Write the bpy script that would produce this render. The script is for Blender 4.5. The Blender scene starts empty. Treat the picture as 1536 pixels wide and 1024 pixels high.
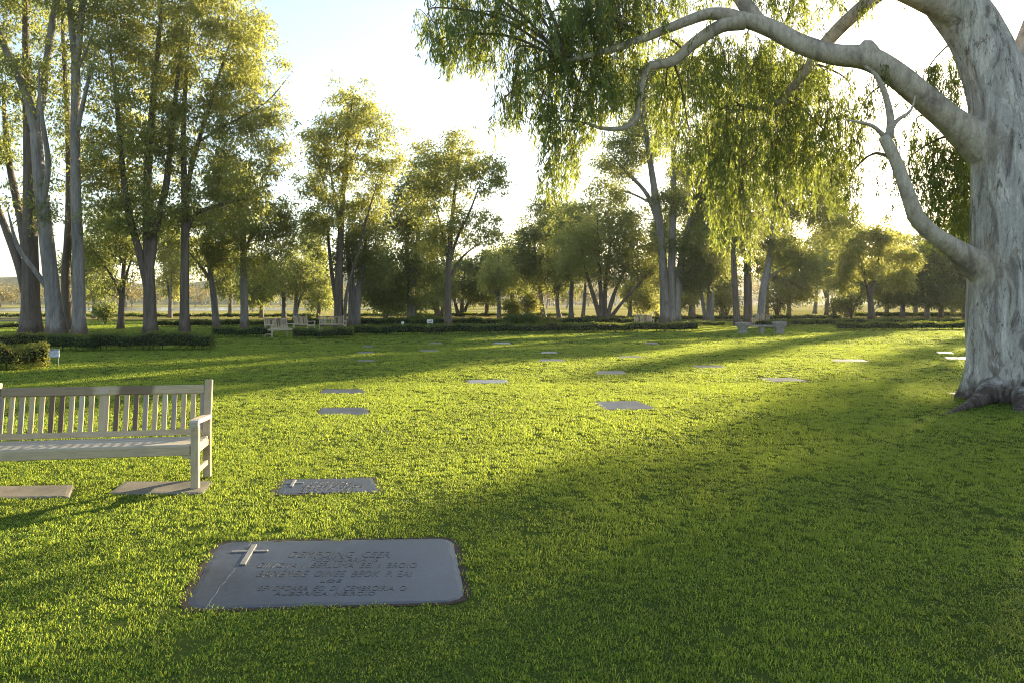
import bpy, math, random
import numpy as np
from mathutils import Vector, Matrix

R = math.radians
rng = np.random.default_rng(7)
random.seed(7)
scene = bpy.context.scene
COL = scene.collection

# ------------------------------------------------------------------ view geometry (used to survey the place)
H, F, CX, HZ = 1.75, 1109.0, 768.0, 452.0
def gp(px, py):
    Y = H * F / (py - HZ)
    return ((px - CX) / F * Y, Y)
def dist(py):
    return H * F / (py - HZ)
def p3(px, py, Y):
    return np.array([(px - CX) / F * Y, Y, H - (py - HZ) * Y / F])
SUN_AZ, SUN_EL = R(37.5), R(13.0)          # azimuth right of the viewing direction (+Y)

# ------------------------------------------------------------------ node helpers
def new_mat(name):
    m = bpy.data.materials.new(name); m.use_nodes = True
    nt = m.node_tree; nt.nodes.clear()
    out = nt.nodes.new('ShaderNodeOutputMaterial')
    return m, nt, out
def N(nt, t, **kw):
    n = nt.nodes.new(t)
    for k, v in kw.items():
        if k.startswith('_'): setattr(n, k[1:], v)
        else: n.inputs[k.replace('__', ' ')].default_value = v
    return n
def L(nt, a, b): nt.links.new(a, b)
def ramp(nt, fac, stops, interp='LINEAR'):
    r = nt.nodes.new('ShaderNodeValToRGB'); r.color_ramp.interpolation = interp
    els = r.color_ramp.elements
    while len(els) < len(stops): els.new(0.5)
    for e, (p, c) in zip(els, stops):
        e.position = p; e.color = (c[0], c[1], c[2], 1) if not isinstance(c, (int, float)) else (c, c, c, 1)
    if fac is not None: L(nt, fac, r.inputs[0])
    return r
def coords(nt, scale=(1, 1, 1), kind='Object'):
    if kind == 'World':
        g = nt.nodes.new('ShaderNodeNewGeometry'); o = g.outputs['Position']
    else:
        tc = nt.nodes.new('ShaderNodeTexCoord'); o = tc.outputs[kind]
    mp = nt.nodes.new('ShaderNodeMapping'); mp.inputs['Scale'].default_value = scale
    L(nt, o, mp.inputs[0]); return mp.outputs[0]
def noise(nt, vec, scale, detail=4, rough=.55, dist_=0.0):
    n = nt.nodes.new('ShaderNodeTexNoise'); n.inputs['Scale'].default_value = scale
    n.inputs['Detail'].default_value = detail; n.inputs['Roughness'].default_value = rough
    n.inputs['Distortion'].default_value = dist_
    L(nt, vec, n.inputs['Vector']); return n.outputs['Fac']
def mix(nt, fac, a, b, mode='MIX'):
    m = nt.nodes.new('ShaderNodeMix'); m.data_type = 'RGBA'; m.blend_type = mode
    for sock, v in ((0, fac), (6, a), (7, b)):
        if hasattr(v, 'is_linked') or hasattr(v, 'links'): L(nt, v, m.inputs[sock])
        elif isinstance(v, (int, float)): m.inputs[sock].default_value = v
        else: m.inputs[sock].default_value = (*v[:3], 1)
    return m.outputs[2]
def math_(nt, op, a, b=0.0, clamp=False):
    m = nt.nodes.new('ShaderNodeMath'); m.operation = op; m.use_clamp = clamp
    for i, v in enumerate((a, b)):
        if hasattr(v, 'links'): L(nt, v, m.inputs[i])
        else: m.inputs[i].default_value = v
    return m.outputs[0]
def bump(nt, h, strength=.4, d=.02):
    b = nt.nodes.new('ShaderNodeBump'); b.inputs['Strength'].default_value = strength
    b.inputs['Distance'].default_value = d; L(nt, h, b.inputs['Height']); return b.outputs[0]
def finish(nt, out, color, rough=.7, normal=None, spec=.4):
    p = nt.nodes.new('ShaderNodeBsdfPrincipled')
    if hasattr(color, 'links'): L(nt, color, p.inputs['Base Color'])
    else: p.inputs['Base Color'].default_value = (*color, 1)
    if hasattr(rough, 'links'): L(nt, rough, p.inputs['Roughness'])
    else: p.inputs['Roughness'].default_value = rough
    p.inputs['Specular IOR Level'].default_value = spec
    if normal is not None: L(nt, normal, p.inputs['Normal'])
    L(nt, p.outputs[0], out.inputs[0]); return p

def leaf_mat(name, dark, light, trans, tmix=.45, rough=.45, spec=.35, scale=.5, inst=False):
    m, nt, out = new_mat(name)
    g = nt.nodes.new('ShaderNodeNewGeometry')
    if inst:
        oi = nt.nodes.new('ShaderNodeObjectInfo'); rnd = oi.outputs['Random']
        rnd = math_(nt, 'ADD', math_(nt, 'MULTIPLY', rnd, .5), math_(nt, 'MULTIPLY', g.outputs['Random Per Island'], .5))
    else: rnd = g.outputs['Random Per Island']
    big = noise(nt, g.outputs['Position'], scale, 3, .6)
    f = math_(nt, 'ADD', math_(nt, 'MULTIPLY', rnd, .55), math_(nt, 'MULTIPLY', math_(nt, 'SUBTRACT', big, .25), .9), True)
    c = ramp(nt, f, [(0.05, dark), (.6, light), (1, tuple(min(1, v * 1.3) for v in light))]).outputs[0]
    if inst: c = mix(nt, ramp(nt, g.outputs['Random Per Island'], [(.93, 0.), (.95, 1.)]).outputs[0], c, (.22, .19, .08))
    p = nt.nodes.new('ShaderNodeBsdfPrincipled'); L(nt, c, p.inputs['Base Color'])
    p.inputs['Roughness'].default_value = rough; p.inputs['Specular IOR Level'].default_value = spec
    t = nt.nodes.new('ShaderNodeBsdfTranslucent')
    tc = mix(nt, f, tuple(v * .6 for v in trans), trans); L(nt, tc, t.inputs[0])
    ms = nt.nodes.new('ShaderNodeMixShader'); ms.inputs[0].default_value = tmix
    L(nt, p.outputs[0], ms.inputs[1]); L(nt, t.outputs[0], ms.inputs[2]); L(nt, ms.outputs[0], out.inputs[0])
    return m

def bark_mat(name, pale, mid, dark, patch=1.4, stretch=.22, basecol=None, base_h=.5, bstr=.5, streak=.5, patch_lo=.46):
    m, nt, out = new_mat(name)
    v = coords(nt, (1, 1, stretch))
    v2 = coords(nt, (1, 1, .10))
    n1 = noise(nt, v, patch, 5, .6, .6)
    n2 = noise(nt, v2, 9, 5, .65, .3)
    n3 = noise(nt, v, 14, 6, .7)
    c = ramp(nt, n1, [(.30, mid), (patch_lo, tuple((a + b) / 2 for a, b in zip(mid, pale))), (patch_lo + .04, pale), (.8, pale)]).outputs[0]
    s = ramp(nt, n2, [(.56, 0.), (.68, 1.)]).outputs[0]
    c = mix(nt, math_(nt, 'MULTIPLY', s, streak), c, dark)
    fine = ramp(nt, n3, [(.3, .62), (.7, 1.12)]).outputs[0]
    c = mix(nt, 1., c, fine, 'MULTIPLY')
    if basecol:
        tc = nt.nodes.new('ShaderNodeTexCoord'); sx = nt.nodes.new('ShaderNodeSeparateXYZ'); L(nt, tc.outputs['Object'], sx.inputs[0])
        hz = math_(nt, 'ADD', sx.outputs[2], math_(nt, 'MULTIPLY', math_(nt, 'SUBTRACT', n1, .5), 2.6 * base_h))
        hz = math_(nt, 'ADD', hz, math_(nt, 'MULTIPLY', math_(nt, 'SUBTRACT', n2, .5), 2.0 * base_h))
        f = ramp(nt, math_(nt, 'DIVIDE', hz, base_h * 2), [(.30, 1.), (.55, 0.)]).outputs[0]
        c = mix(nt, math_(nt, 'MULTIPLY', f, .9), c, mix(nt, n3, basecol, tuple(x * 2.2 for x in basecol)))
    hgt = math_(nt, 'ADD', math_(nt, 'MULTIPLY', n2, .7), math_(nt, 'ADD', math_(nt, 'MULTIPLY', n3, .35), n1))
    finish(nt, out, c, .8, bump(nt, hgt, bstr, .05), .25)
    return m

M = {}
M['leaf_gum'] = leaf_mat('gum leaf', (.038, .066, .028), (.120, .165, .070), (.56, .60, .13), .50, scale=.35)
M['leaf_gum_golden'] = leaf_mat('golden gum leaf', (.046, .070, .026), (.155, .185, .070), (.66, .67, .15), .52, scale=.35)
M['leaf_dark'] = leaf_mat('dark tree leaf', (.028, .050, .020), (.095, .130, .052), (.46, .50, .10), .45, scale=.3)
M['leaf_hang'] = leaf_mat('hanging gum leaf', (.020, .046, .018), (.085, .130, .050), (.52, .60, .10), .47, .4, .4, scale=1.1)
M['leaf_hedge'] = leaf_mat('hedge leaf', (.014, .034, .010), (.055, .100, .024), (.34, .40, .04), .36, .4, scale=2.)
M['leaf_shrub'] = leaf_mat('shrub leaf', (.03, .05, .015), (.11, .14, .035), (.5, .48, .06), .45, scale=1.)
M['leaf_far'] = leaf_mat('far wood leaf', (.05, .065, .02), (.14, .13, .045), (.4, .32, .08), .35, scale=.06)
M['grass'] = leaf_mat('grass blade', (.014, .056, .011), (.054, .150, .028), (.66, .79, .10), .53, .5, .2, scale=.9, inst=True)
M['bark_pale'] = bark_mat('pale gum bark', (.29, .27, .25), (.175, .163, .155), (.06, .05, .045), 1.6, .16, (.075, .055, .042), .55, .55, .55)
def hero_bark():
    m, nt, out = new_mat('mottled gum bark')
    v = coords(nt, (1, 1, .17)); v2 = coords(nt, (1, 1, .07)); v3 = coords(nt, (1, 1, .7))
    n1 = noise(nt, coords(nt, (1, 1, .24)), 4.2, 5, .6, .7); n1b = noise(nt, coords(nt, (1, 1, .22)), 7.5, 4, .6, .9); n2 = noise(nt, v2, 8, 5, .65, .4); n3 = noise(nt, v, 17, 6, .7); n4 = noise(nt, v3, 3.2, 5, .6, .5); n5 = noise(nt, coords(nt, (1, 1, .4)), 40, 3, .7)
    c = ramp(nt, n1, [(.33, (.185, .162, .145)), (.415, (.28, .255, .235)), (.44, (.42, .40, .375)), (.555, (.45, .43, .40)), (.575, (.62, .585, .54))]).outputs[0]
    tan = ramp(nt, n1b, [(.60, 0.), (.64, .8)]).outputs[0]; c = mix(nt, tan, c, (.30, .25, .20))
    dk = ramp(nt, n1b, [(.29, .8), (.33, 0.)]).outputs[0]; c = mix(nt, dk, c, (.095, .085, .085))
    st = ramp(nt, n2, [(.60, 0.), (.68, .8)]).outputs[0]; c = mix(nt, st, c, (.085, .062, .05))
    vo = nt.nodes.new('ShaderNodeTexVoronoi'); vo.feature = 'DISTANCE_TO_EDGE'; vo.inputs['Scale'].default_value = 4.5
    vd = nt.nodes.new('ShaderNodeVectorMath'); vd.operation = 'ADD'; nz = nt.nodes.new('ShaderNodeTexNoise'); nz.inputs['Scale'].default_value = 6; nz.inputs['Detail'].default_value = 4
    L(nt, coords(nt, (1, 1, .16)), nz.inputs['Vector']); vs_ = nt.nodes.new('ShaderNodeVectorMath'); vs_.operation = 'SCALE'; vs_.inputs['Scale'].default_value = .35
    L(nt, nz.outputs['Color'], vs_.inputs[0]); L(nt, coords(nt, (1, 1, .16)), vd.inputs[0]); L(nt, vs_.outputs[0], vd.inputs[1]); L(nt, vd.outputs[0], vo.inputs['Vector'])
    ck = math_(nt, 'MULTIPLY', ramp(nt, vo.outputs['Distance'], [(.0, .9), (.022, .0)]).outputs[0], ramp(nt, n1b, [(.42, 0.), (.55, 1.)]).outputs[0])
    c = mix(nt, ck, c, (.07, .055, .048))
    vk = nt.nodes.new('ShaderNodeTexVoronoi'); vk.inputs['Scale'].default_value = 2.6; L(nt, coords(nt, (1, 1, .55)), vk.inputs['Vector'])
    c = mix(nt, ramp(nt, vk.outputs['Distance'], [(.045, .9), (.085, 0.)]).outputs[0], c, (.055, .042, .036))
    # limbs: smoother, creamier
    lc = ramp(nt, n4, [(.34, (.24, .205, .175)), (.44, (.37, .32, .26)), (.55, (.50, .44, .355)), (.7, (.54, .48, .40))]).outputs[0]
    at = nt.nodes.new('ShaderNodeAttribute'); at.attribute_name = 'limb'
    c = mix(nt, at.outputs['Fac'], c, lc)
    c = mix(nt, 1., c, ramp(nt, n3, [(.3, .68), (.7, 1.15)]).outputs[0], 'MULTIPLY'); c = mix(nt, 1., c, ramp(nt, n5, [(.3, .8), (.7, 1.12)]).outputs[0], 'MULTIPLY')
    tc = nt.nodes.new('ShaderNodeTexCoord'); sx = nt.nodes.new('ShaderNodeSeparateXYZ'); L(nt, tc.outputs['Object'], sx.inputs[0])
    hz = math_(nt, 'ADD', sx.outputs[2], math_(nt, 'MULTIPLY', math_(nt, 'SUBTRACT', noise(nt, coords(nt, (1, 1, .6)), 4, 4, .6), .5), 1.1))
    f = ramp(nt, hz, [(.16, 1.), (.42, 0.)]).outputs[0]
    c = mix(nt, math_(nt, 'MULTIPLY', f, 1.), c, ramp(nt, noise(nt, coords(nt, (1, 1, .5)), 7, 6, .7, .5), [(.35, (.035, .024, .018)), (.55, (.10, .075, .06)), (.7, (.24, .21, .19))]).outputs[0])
    h = math_(nt, 'ADD', math_(nt, 'ADD', ramp(nt, n1, [(.46, 0.), (.49, .5), (.6, .5), (.625, 1.)]).outputs[0], math_(nt, 'MULTIPLY', n3, .8)), math_(nt, 'ADD', math_(nt, 'MULTIPLY', ramp(nt, n2, [(.58, 1.), (.68, 0.)]).outputs[0], 1.2), math_(nt, 'MULTIPLY', n5, .3)))
    iso = noise(nt, coords(nt, (1, 1, .6)), 11, 6, .75, .4)
    h = mix(nt, f, h, math_(nt, 'MULTIPLY', iso, 2.))
    h = math_(nt, 'MULTIPLY', h, math_(nt, 'SUBTRACT', 1.1, math_(nt, 'MULTIPLY', at.outputs['Fac'], .8)))
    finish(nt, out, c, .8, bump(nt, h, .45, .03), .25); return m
M['bark_hero'] = hero_bark()
M['bark_limb'] = bark_mat('smooth cream gum bark', (.48, .42, .34), (.27, .235, .20), (.14, .105, .085), 3.0, .8, None, .5, .35, .45, .42)
M['bark_brown'] = bark_mat('brown bark', (.17, .14, .115), (.105, .085, .07), (.04, .03, .025), 1.8, .15, (.05, .037, .028), .5, .7, .6)
M['bark_grey'] = bark_mat('grey bark', (.22, .21, .20), (.13, .122, .115), (.05, .045, .04), 1.8, .15, (.08, .06, .05), .5, .6, .6)
M['twig'] = bark_mat('twig', (.20, .15, .11), (.13, .10, .075), (.08, .06, .05), 6, 1, None)

def slate(name, a, b, rlo=.28, rhi=.5):
    m, nt, out = new_mat(name)
    v = coords(nt); n1 = noise(nt, v, 2.2, 5, .6, .4); n2 = noise(nt, v, 26, 6, .7); n3 = noise(nt, v, 140, 3, .6)
    c = ramp(nt, n1, [(.3, a), (.7, b)]).outputs[0]
    c = mix(nt, .6, c, ramp(nt, n2, [(.3, .6), (.75, 1.3)]).outputs[0], 'MULTIPLY')
    sp = ramp(nt, n3, [(.70, 0.), (.76, 1.)]).outputs[0]
    c = mix(nt, math_(nt, 'MULTIPLY', sp, .25), c, (.35, .34, .33))
    r = math_(nt, 'ADD', rlo, math_(nt, 'MULTIPLY', n1, rhi - rlo))
    h = math_(nt, 'ADD', n2, math_(nt, 'MULTIPLY', n3, .5))
    finish(nt, out, c, r, bump(nt, h, .25, .004), .5)
    return m
M['slate'] = slate('slate', (.024, .031, .046), (.066, .080, .112))
M['slate_pale'] = slate('pale slate', (.10, .105, .115), (.20, .205, .215), .25, .45)
M['slate_letter'] = slate('slate lettering', (.022, .025, .030), (.050, .056, .066), .35, .6)
M['paver'] = slate('paving stone', (.13, .118, .092), (.24, .215, .165), .6, .85)
M['cross'] = slate('bronze cross', (.17, .165, .15), (.27, .26, .235), .4, .6)
M['chalk'] = slate('pale scratch', (.20, .21, .23), (.34, .35, .37), .6, .8)

def wood(name, a, b, c3, stain=False):
    m, nt, out = new_mat(name)
    tc = nt.nodes.new('ShaderNodeTexCoord')
    at = nt.nodes.new('ShaderNodeAttribute'); at.attribute_name = 'grain'
    mp = nt.nodes.new('ShaderNodeMapping'); mp.inputs['Scale'].default_value = (3, 60, 60)
    L(nt, at.outputs['Vector'], mp.inputs[0])
    n1 = noise(nt, mp.outputs[0], 1.2, 5, .65, .8)
    n2 = noise(nt, coords(nt), 3.5, 4, .6)
    c = ramp(nt, n1, [(.25, a), (.6, b), (.85, c3)]).outputs[0]
    c = mix(nt, ramp(nt, n2, [(.5, 0.), (.75, .5)]).outputs[0], c, tuple(v * .72 for v in a))
    if stain:   # damp brown stretches on the top rail, as worn into the timber
        sx = nt.nodes.new('ShaderNodeSeparateXYZ'); L(nt, tc.outputs['Object'], sx.inputs[0])
        n4 = noise(nt, coords(nt, (1, 1, 1)), 9, 2)
        e = math_(nt, 'ADD', sx.outputs[0], math_(nt, 'MULTIPLY', math_(nt, 'SUBTRACT', n4, .5), .10))
        f = ramp(nt, math_(nt, 'DIVIDE', math_(nt, 'ADD', e, 1.), 2.),
                 [(.0, .7), (.44, .7), (.46, 0.), (.55, 0.), (.57, 1.), (.72, 1.), (.74, 0.)]).outputs[0]
        c = mix(nt, math_(nt, 'MULTIPLY', f, .75), c, (.10, .062, .038))
    finish(nt, out, c, .7, bump(nt, n1, .35, .004), .3)
    return m
M['teak'] = wood('weathered teak', (.33, .265, .17), (.48, .40, .275), (.58, .50, .37))
M['teak_rail'] = wood('weathered stained teak', (.33, .265, .17), (.48, .40, .275), (.58, .50, .37), True)
M['teak_dark'] = wood('damp teak', (.10, .07, .05), (.15, .11, .08), (.20, .15, .11))
M['teak_grey'] = wood('grey worn teak', (.37, .32, .24), (.50, .445, .36), (.60, .55, .47))
M['old_wood'] = wood('old wood', (.22, .19, .16), (.33, .29, .25), (.42, .38, .33))

def simple(name, col, rough=.5, metallic=0., nscale=20, var=.25):
    m, nt, out = new_mat(name)
    n1 = noise(nt, coords(nt), nscale, 4)
    c = mix(nt, 1., col, ramp(nt, n1, [(.3, 1 - var), (.7, 1 + var)]).outputs[0], 'MULTIPLY')
    p = finish(nt, out, c, rough, bump(nt, n1, .15, .01)); p.inputs['Metallic'].default_value = metallic
    return m
M['metal'] = simple('galvanised metal', (.45, .47, .5), .4, .8)
M['soil'] = simple('damp soil', (.030, .022, .015), .95, 0, 60, .5)
M['white'] = simple('white paint', (.75, .75, .73), .5)
M['stone'] = simple('weathered stone', (.27, .25, .22), .8, 0, 12, .35)
M['hedge_core'] = simple('hedge twigs', (.012, .018, .008), .9, 0, 8, .4)
M['sign_dark'] = simple('dark sign print', (.03, .035, .04), .5)

# ------------------------------------------------------------------ mesh helpers
class Geo:
    def __init__(s): s.V = []; s.n = 0; s.Q = []; s.T = []; s.Qm = []; s.Tm = []; s.P = []; s.Pm = []; s.G = []
    def add(s, V, quads=None, tris=None, mat=0, grain=None):
        V = np.asarray(V, float).reshape(-1, 3); b = s.n
        s.V.append(V); s.n += len(V)
        s.G.append(np.asarray(grain, float).reshape(-1, 3) if grain is not None else V)
        if quads is not None and len(quads):
            q = np.asarray(quads, int) + b; s.Q.append(q); s.Qm.append(np.full(len(q), mat, int))
        if tris is not None and len(tris):
            t = np.asarray(tris, int) + b; s.T.append(t); s.Tm.append(np.full(len(t), mat, int))
    def poly(s, V, mat=0):
        b = s.n; V = np.asarray(V, float); s.V.append(V); s.G.append(V); s.n += len(V)
        s.P.append(list(range(b, b + len(V)))); s.Pm.append(mat)
    def build(s, name, mats, parent=None, smooth=True, grain=False, loc=None):
        V = np.concatenate(s.V) if s.V else np.zeros((0, 3))
        Q = np.concatenate(s.Q) if s.Q else np.zeros((0, 4), int)
        T = np.concatenate(s.T) if s.T else np.zeros((0, 3), int)
        if loc is not None: V = V - np.asarray(loc)
        nl = len(Q) * 4 + len(T) * 3 + sum(len(p) for p in s.P); nf = len(Q) + len(T) + len(s.P)
        me = bpy.data.meshes.new(name)
        me.vertices.add(len(V)); me.vertices.foreach_set('co', V.astype(np.float32).ravel())
        me.loops.add(nl); me.polygons.add(nf)
        li = np.concatenate([Q.ravel(), T.ravel()] + [np.array(p) for p in s.P]).astype(np.int32)
        me.loops.foreach_set('vertex_index', li)
        tot = np.concatenate([np.full(len(Q), 4), np.full(len(T), 3), np.array([len(p) for p in s.P], int)]).astype(np.int32)
        st = np.concatenate([[0], np.cumsum(tot)[:-1]]).astype(np.int32) if nf else np.zeros(0, np.int32)
        me.polygons.foreach_set('loop_start', st)
        mi = np.concatenate(s.Qm + s.Tm + [np.array(s.Pm, int)]).astype(np.int32) if nf else np.zeros(0, np.int32)
        me.polygons.foreach_set('material_index', mi)
        me.polygons.foreach_set('use_smooth', np.full(nf, bool(smooth)))
        for m in (mats if isinstance(mats, (list, tuple)) else [mats]): me.materials.append(m)
        if grain:
            a = me.attributes.new('grain', 'FLOAT_VECTOR', 'POINT')
            a.data.foreach_set('vector', np.concatenate(s.G).astype(np.float32).ravel())
        me.update(calc_edges=True); me.validate()
        o = bpy.data.objects.new(name, me); COL.objects.link(o)
        if parent is not None: o.parent = parent
        if loc is not None: o.location = loc
        return o

def tag(o, label, cat, group=None, kind=None):
    if label: o['label'] = label
    if cat: o['category'] = cat
    if group: o['group'] = group
    if kind: o['kind'] = kind
    return o
def thing(name, label, cat, loc=(0, 0, 0), rz=0, group=None):
    o = bpy.data.objects.new(name, None); COL.objects.link(o); o.location = loc; o.rotation_euler = (0, 0, rz)
    o.empty_display_size = .2
    return tag(o, label, cat, group)
def copy_tree(o, parent=None):
    c = o.copy(); COL.objects.link(c)
    if parent is not None: c.parent = parent
    for ch in list(o.children): copy_tree(ch, c)
    return c

def norm(v): return v / (np.linalg.norm(v, axis=-1, keepdims=True) + 1e-12)
def resample(P, rad, seg):
    """smooth (Catmull-Rom) resampling of a polyline with radii"""
    P = np.asarray(P, float); rad = np.asarray(rad, float); n = len(P)
    if n < 3:
        k = max(2, seg); t = np.linspace(0, 1, k)[:, None]
        return P[0] * (1 - t) + P[-1] * t, rad[0] * (1 - t[:, 0]) + rad[-1] * t[:, 0]
    A = np.vstack([2 * P[0] - P[1], P, 2 * P[-1] - P[-2]]); B = np.concatenate([[rad[0]], rad, [rad[-1]]])
    out, ro = [], []
    for i in range(1, n):
        p0, p1, p2, p3_ = A[i - 1], A[i], A[i + 1], A[i + 2]
        ts = np.linspace(0, 1, seg, endpoint=False)
        for t in ts:
            out.append(.5 * ((2 * p1) + (-p0 + p2) * t + (2 * p0 - 5 * p1 + 4 * p2 - p3_) * t * t + (-p0 + 3 * p1 - 3 * p2 + p3_) * t ** 3))
            ro.append(B[i] * (1 - t) + B[i + 1] * t)
    out.append(P[-1]); ro.append(rad[-1])
    return np.array(out), np.array(ro)
def tube(geo, P, rad, sides=8, mat=0, lump=0., seed=0, flare=None):
    P = np.asarray(P, float); n = len(P); rad = np.asarray(rad, float)
    T = np.gradient(P, axis=0); T = norm(T)
    up = np.array([1., 0, 0]) if abs(T[0][0]) < .9 else np.array([0, 1., 0])
    u = norm(np.cross(T[0], up)); fr = []
    for i in range(n):
        u = u - T[i] * np.dot(u, T[i]); u = u / (np.linalg.norm(u) + 1e-9)
        fr.append((u, np.cross(T[i], u)))
    th = np.linspace(0, 2 * np.pi, sides, endpoint=False)
    c, s_ = np.cos(th), np.sin(th)
    rr = np.ones((n, sides))
    if lump:
        r2 = np.random.default_rng(seed)
        for k in (2, 3, 5, 7):
            ph = r2.uniform(0, 6.28); fq = r2.uniform(.3, 1.2) * k
            L_ = np.concatenate([[0], np.cumsum(np.linalg.norm(np.diff(P, axis=0), axis=1))])
            rr += lump / k ** .5 * np.sin(k * th[None] + ph + .8 * np.sin(fq * L_[:, None] + ph)) * (.6 + .4 * np.sin(fq * 1.7 * L_[:, None] + 2 * ph))
    if flare is not None: rr *= flare(th, np.arange(n))
    V = np.empty((n, sides, 3))
    for i in range(n):
        V[i] = P[i] + (fr[i][0][None] * c[:, None] + fr[i][1][None] * s_[:, None]) * (rad[i] * rr[i])[:, None]
    idx = np.arange(n * sides).reshape(n, sides)
    a = idx[:-1]; b = np.roll(idx, -1, 1)[:-1]; d = idx[1:]; e = np.roll(idx, -1, 1)[1:]
    Q = np.stack([a, b, e, d], -1).reshape(-1, 4)
    base = np.vstack([V.reshape(-1, 3), P[-1] + T[-1] * rad[-1] * .6])
    k = n * sides
    tr = [[idx[-1][j], idx[-1][(j + 1) % sides], k] for j in range(sides)]
    geo.add(base, Q, tr, mat)

def leaves(geo, C, D, ln, wd, mat=0, rg=rng, detail=False):
    """leaf blades: C base points, D unit axes"""
    n = len(C); ln = np.broadcast_to(ln, n)[:, None]; wd = np.broadcast_to(wd, n)[:, None]
    rv = norm(rg.normal(size=(n, 3))); W = norm(np.cross(D, rv)); Nn = np.cross(D, W)
    if not detail:
        V = np.stack([C, C + D * ln * .45 + W * wd * .5 + Nn * wd * .15, C + D * ln, C + D * ln * .45 - W * wd * .5 + Nn * wd * .15], 1)
        geo.add(V.reshape(-1, 3), np.arange(4 * n).reshape(n, 4), None, mat)
    else:
        cv = rg.uniform(-.18, .18, (n, 1)) * ln
        V = np.stack([C, C + D * ln * .28 + W * wd * .42 + Nn * cv * .4, C + D * ln * .28 - W * wd * .42 + Nn * cv * .4,
                      C + D * ln * .62 + W * wd * .40 + Nn * cv * .5, C + D * ln * .62 - W * wd * .40 + Nn * cv * .5, C + D * ln - Nn * cv * .3], 1)
        b = np.arange(n)[:, None] * 6
        geo.add(V.reshape(-1, 3), b + np.array([[1, 2, 4, 3]]), np.concatenate([b + np.array([[0, 2, 1]]), b + np.array([[3, 4, 5]])]), mat)

def box(geo, c, size, rot=None, mat=0, bevel=0.006, grain_axis=None):
    """chamfered box"""
    sx, sy, sz = (s / 2 for s in size); b = min(bevel, sx * .9, sy * .9, sz * .9)
    V = []; key = {}
    for X in (-1, 1):
        for Y in (-1, 1):
            for Z in (-1, 1):
                for ax in range(3):
                    p = [X * (sx - b), Y * (sy - b), Z * (sz - b)]; p[ax] = (X, Y, Z)[ax] * (sx, sy, sz)[ax]
                    key[(X, Y, Z, ax)] = len(V); V.append(p)
    k = key; Q = []; T = []
    for s in (-1, 1):
        Q.append([k[(s, -1, -1, 0)], k[(s, 1, -1, 0)], k[(s, 1, 1, 0)], k[(s, -1, 1, 0)]][::s])
        Q.append([k[(-1, s, -1, 1)], k[(-1, s, 1, 1)], k[(1, s, 1, 1)], k[(1, s, -1, 1)]][::s])
        Q.append([k[(-1, -1, s, 2)], k[(1, -1, s, 2)], k[(1, 1, s, 2)], k[(-1, 1, s, 2)]][::s])
    for a in (-1, 1):
        for c_ in (-1, 1):
            Q.append([k[(-1, a, c_, 1)], k[(1, a, c_, 1)], k[(1, a, c_, 2)], k[(-1, a, c_, 2)]][::a * c_ * -1])
            Q.append([k[(a, -1, c_, 0)], k[(a, 1, c_, 0)], k[(a, 1, c_, 2)], k[(a, -1, c_, 2)]][::a * c_])
            Q.append([k[(a, c_, -1, 0)], k[(a, c_, 1, 0)], k[(a, c_, 1, 1)], k[(a, c_, -1, 1)]][::a * c_ * -1])
    for X in (-1, 1):
        for Y in (-1, 1):
            for Z in (-1, 1):
                T.append([k[(X, Y, Z, 0)], k[(X, Y, Z, 1)], k[(X, Y, Z, 2)]][::X * Y * Z])
    V = np.array(V); G = V.copy()
    if grain_axis is None: grain_axis = int(np.argmax(size))
    G = np.roll(G, -grain_axis, axis=1) + rng.uniform(-3, 3, 3)
    if rot is not None: V = V @ np.array(rot).T
    geo.add(V + np.array(c), Q, T, mat, G)

# ------------------------------------------------------------------ the setting: ground, hills, far wood
def terrain(name, xs, ys, zf, mat, smooth=True):
    X, Y = np.meshgrid(xs, ys); Z = zf(X, Y)
    V = np.stack([X, Y, Z], -1).reshape(-1, 3); nx, ny = len(xs), len(ys)
    i = np.arange(nx * ny).reshape(ny, nx)
    g = Geo(); g.add(V, np.stack([i[:-1, :-1], i[:-1, 1:], i[1:, 1:], i[1:, :-1]], -1).reshape(-1, 4))
    o = g.build(name, mat, None, smooth); o['kind'] = 'structure'; return o

mg, nt, out = new_mat('turf ground')
g0 = nt.nodes.new('ShaderNodeNewGeometry'); sp = nt.nodes.new('ShaderNodeSeparateXYZ'); L(nt, g0.outputs['Position'], sp.inputs[0])
na = noise(nt, coords(nt, (1, 1, 1), 'World'), .9, 5, .6)
nb = noise(nt, coords(nt, (.25, 1, 1), 'World'), 9, 5, .7)
nc = noise(nt, coords(nt, (.3, 1, 1), 'World'), .035, 4, .6, .3)
lawn = mix(nt, nb, (.040, .060, .014), (.085, .115, .028))
lawn = mix(nt, ramp(nt, na, [(.4, 0.), (.7, .6)]).outputs[0], lawn, (.085, .105, .022))
mead = ramp(nt, nc, [(.30, (.10, .14, .035)), (.45, (.26, .24, .075)), (.6, (.36, .31, .13)), (.75, (.18, .2, .06))]).outputs[0]
yy = math_(nt, 'ADD', sp.outputs[1], math_(nt, 'MULTIPLY', math_(nt, 'SUBTRACT', nc, .5), 16.))
ff = ramp(nt, math_(nt, 'DIVIDE', yy, 200.), [(.315, 0.), (.37, 1.)]).outputs[0]
finish(nt, out, mix(nt, ff, lawn, mead), .9, bump(nt, math_(nt, 'ADD', nb, na), .5, .04), .0)
xs = np.concatenate([np.linspace(-1500, -100, 12), np.linspace(-80, 80, 33), np.linspace(100, 1500, 12)])
ys = np.concatenate([np.linspace(-120, -10, 6), np.linspace(-5, 90, 39), np.linspace(100, 1500, 24)])
terrain('ground', xs, ys, lambda X, Y: X * 0, mg)

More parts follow.
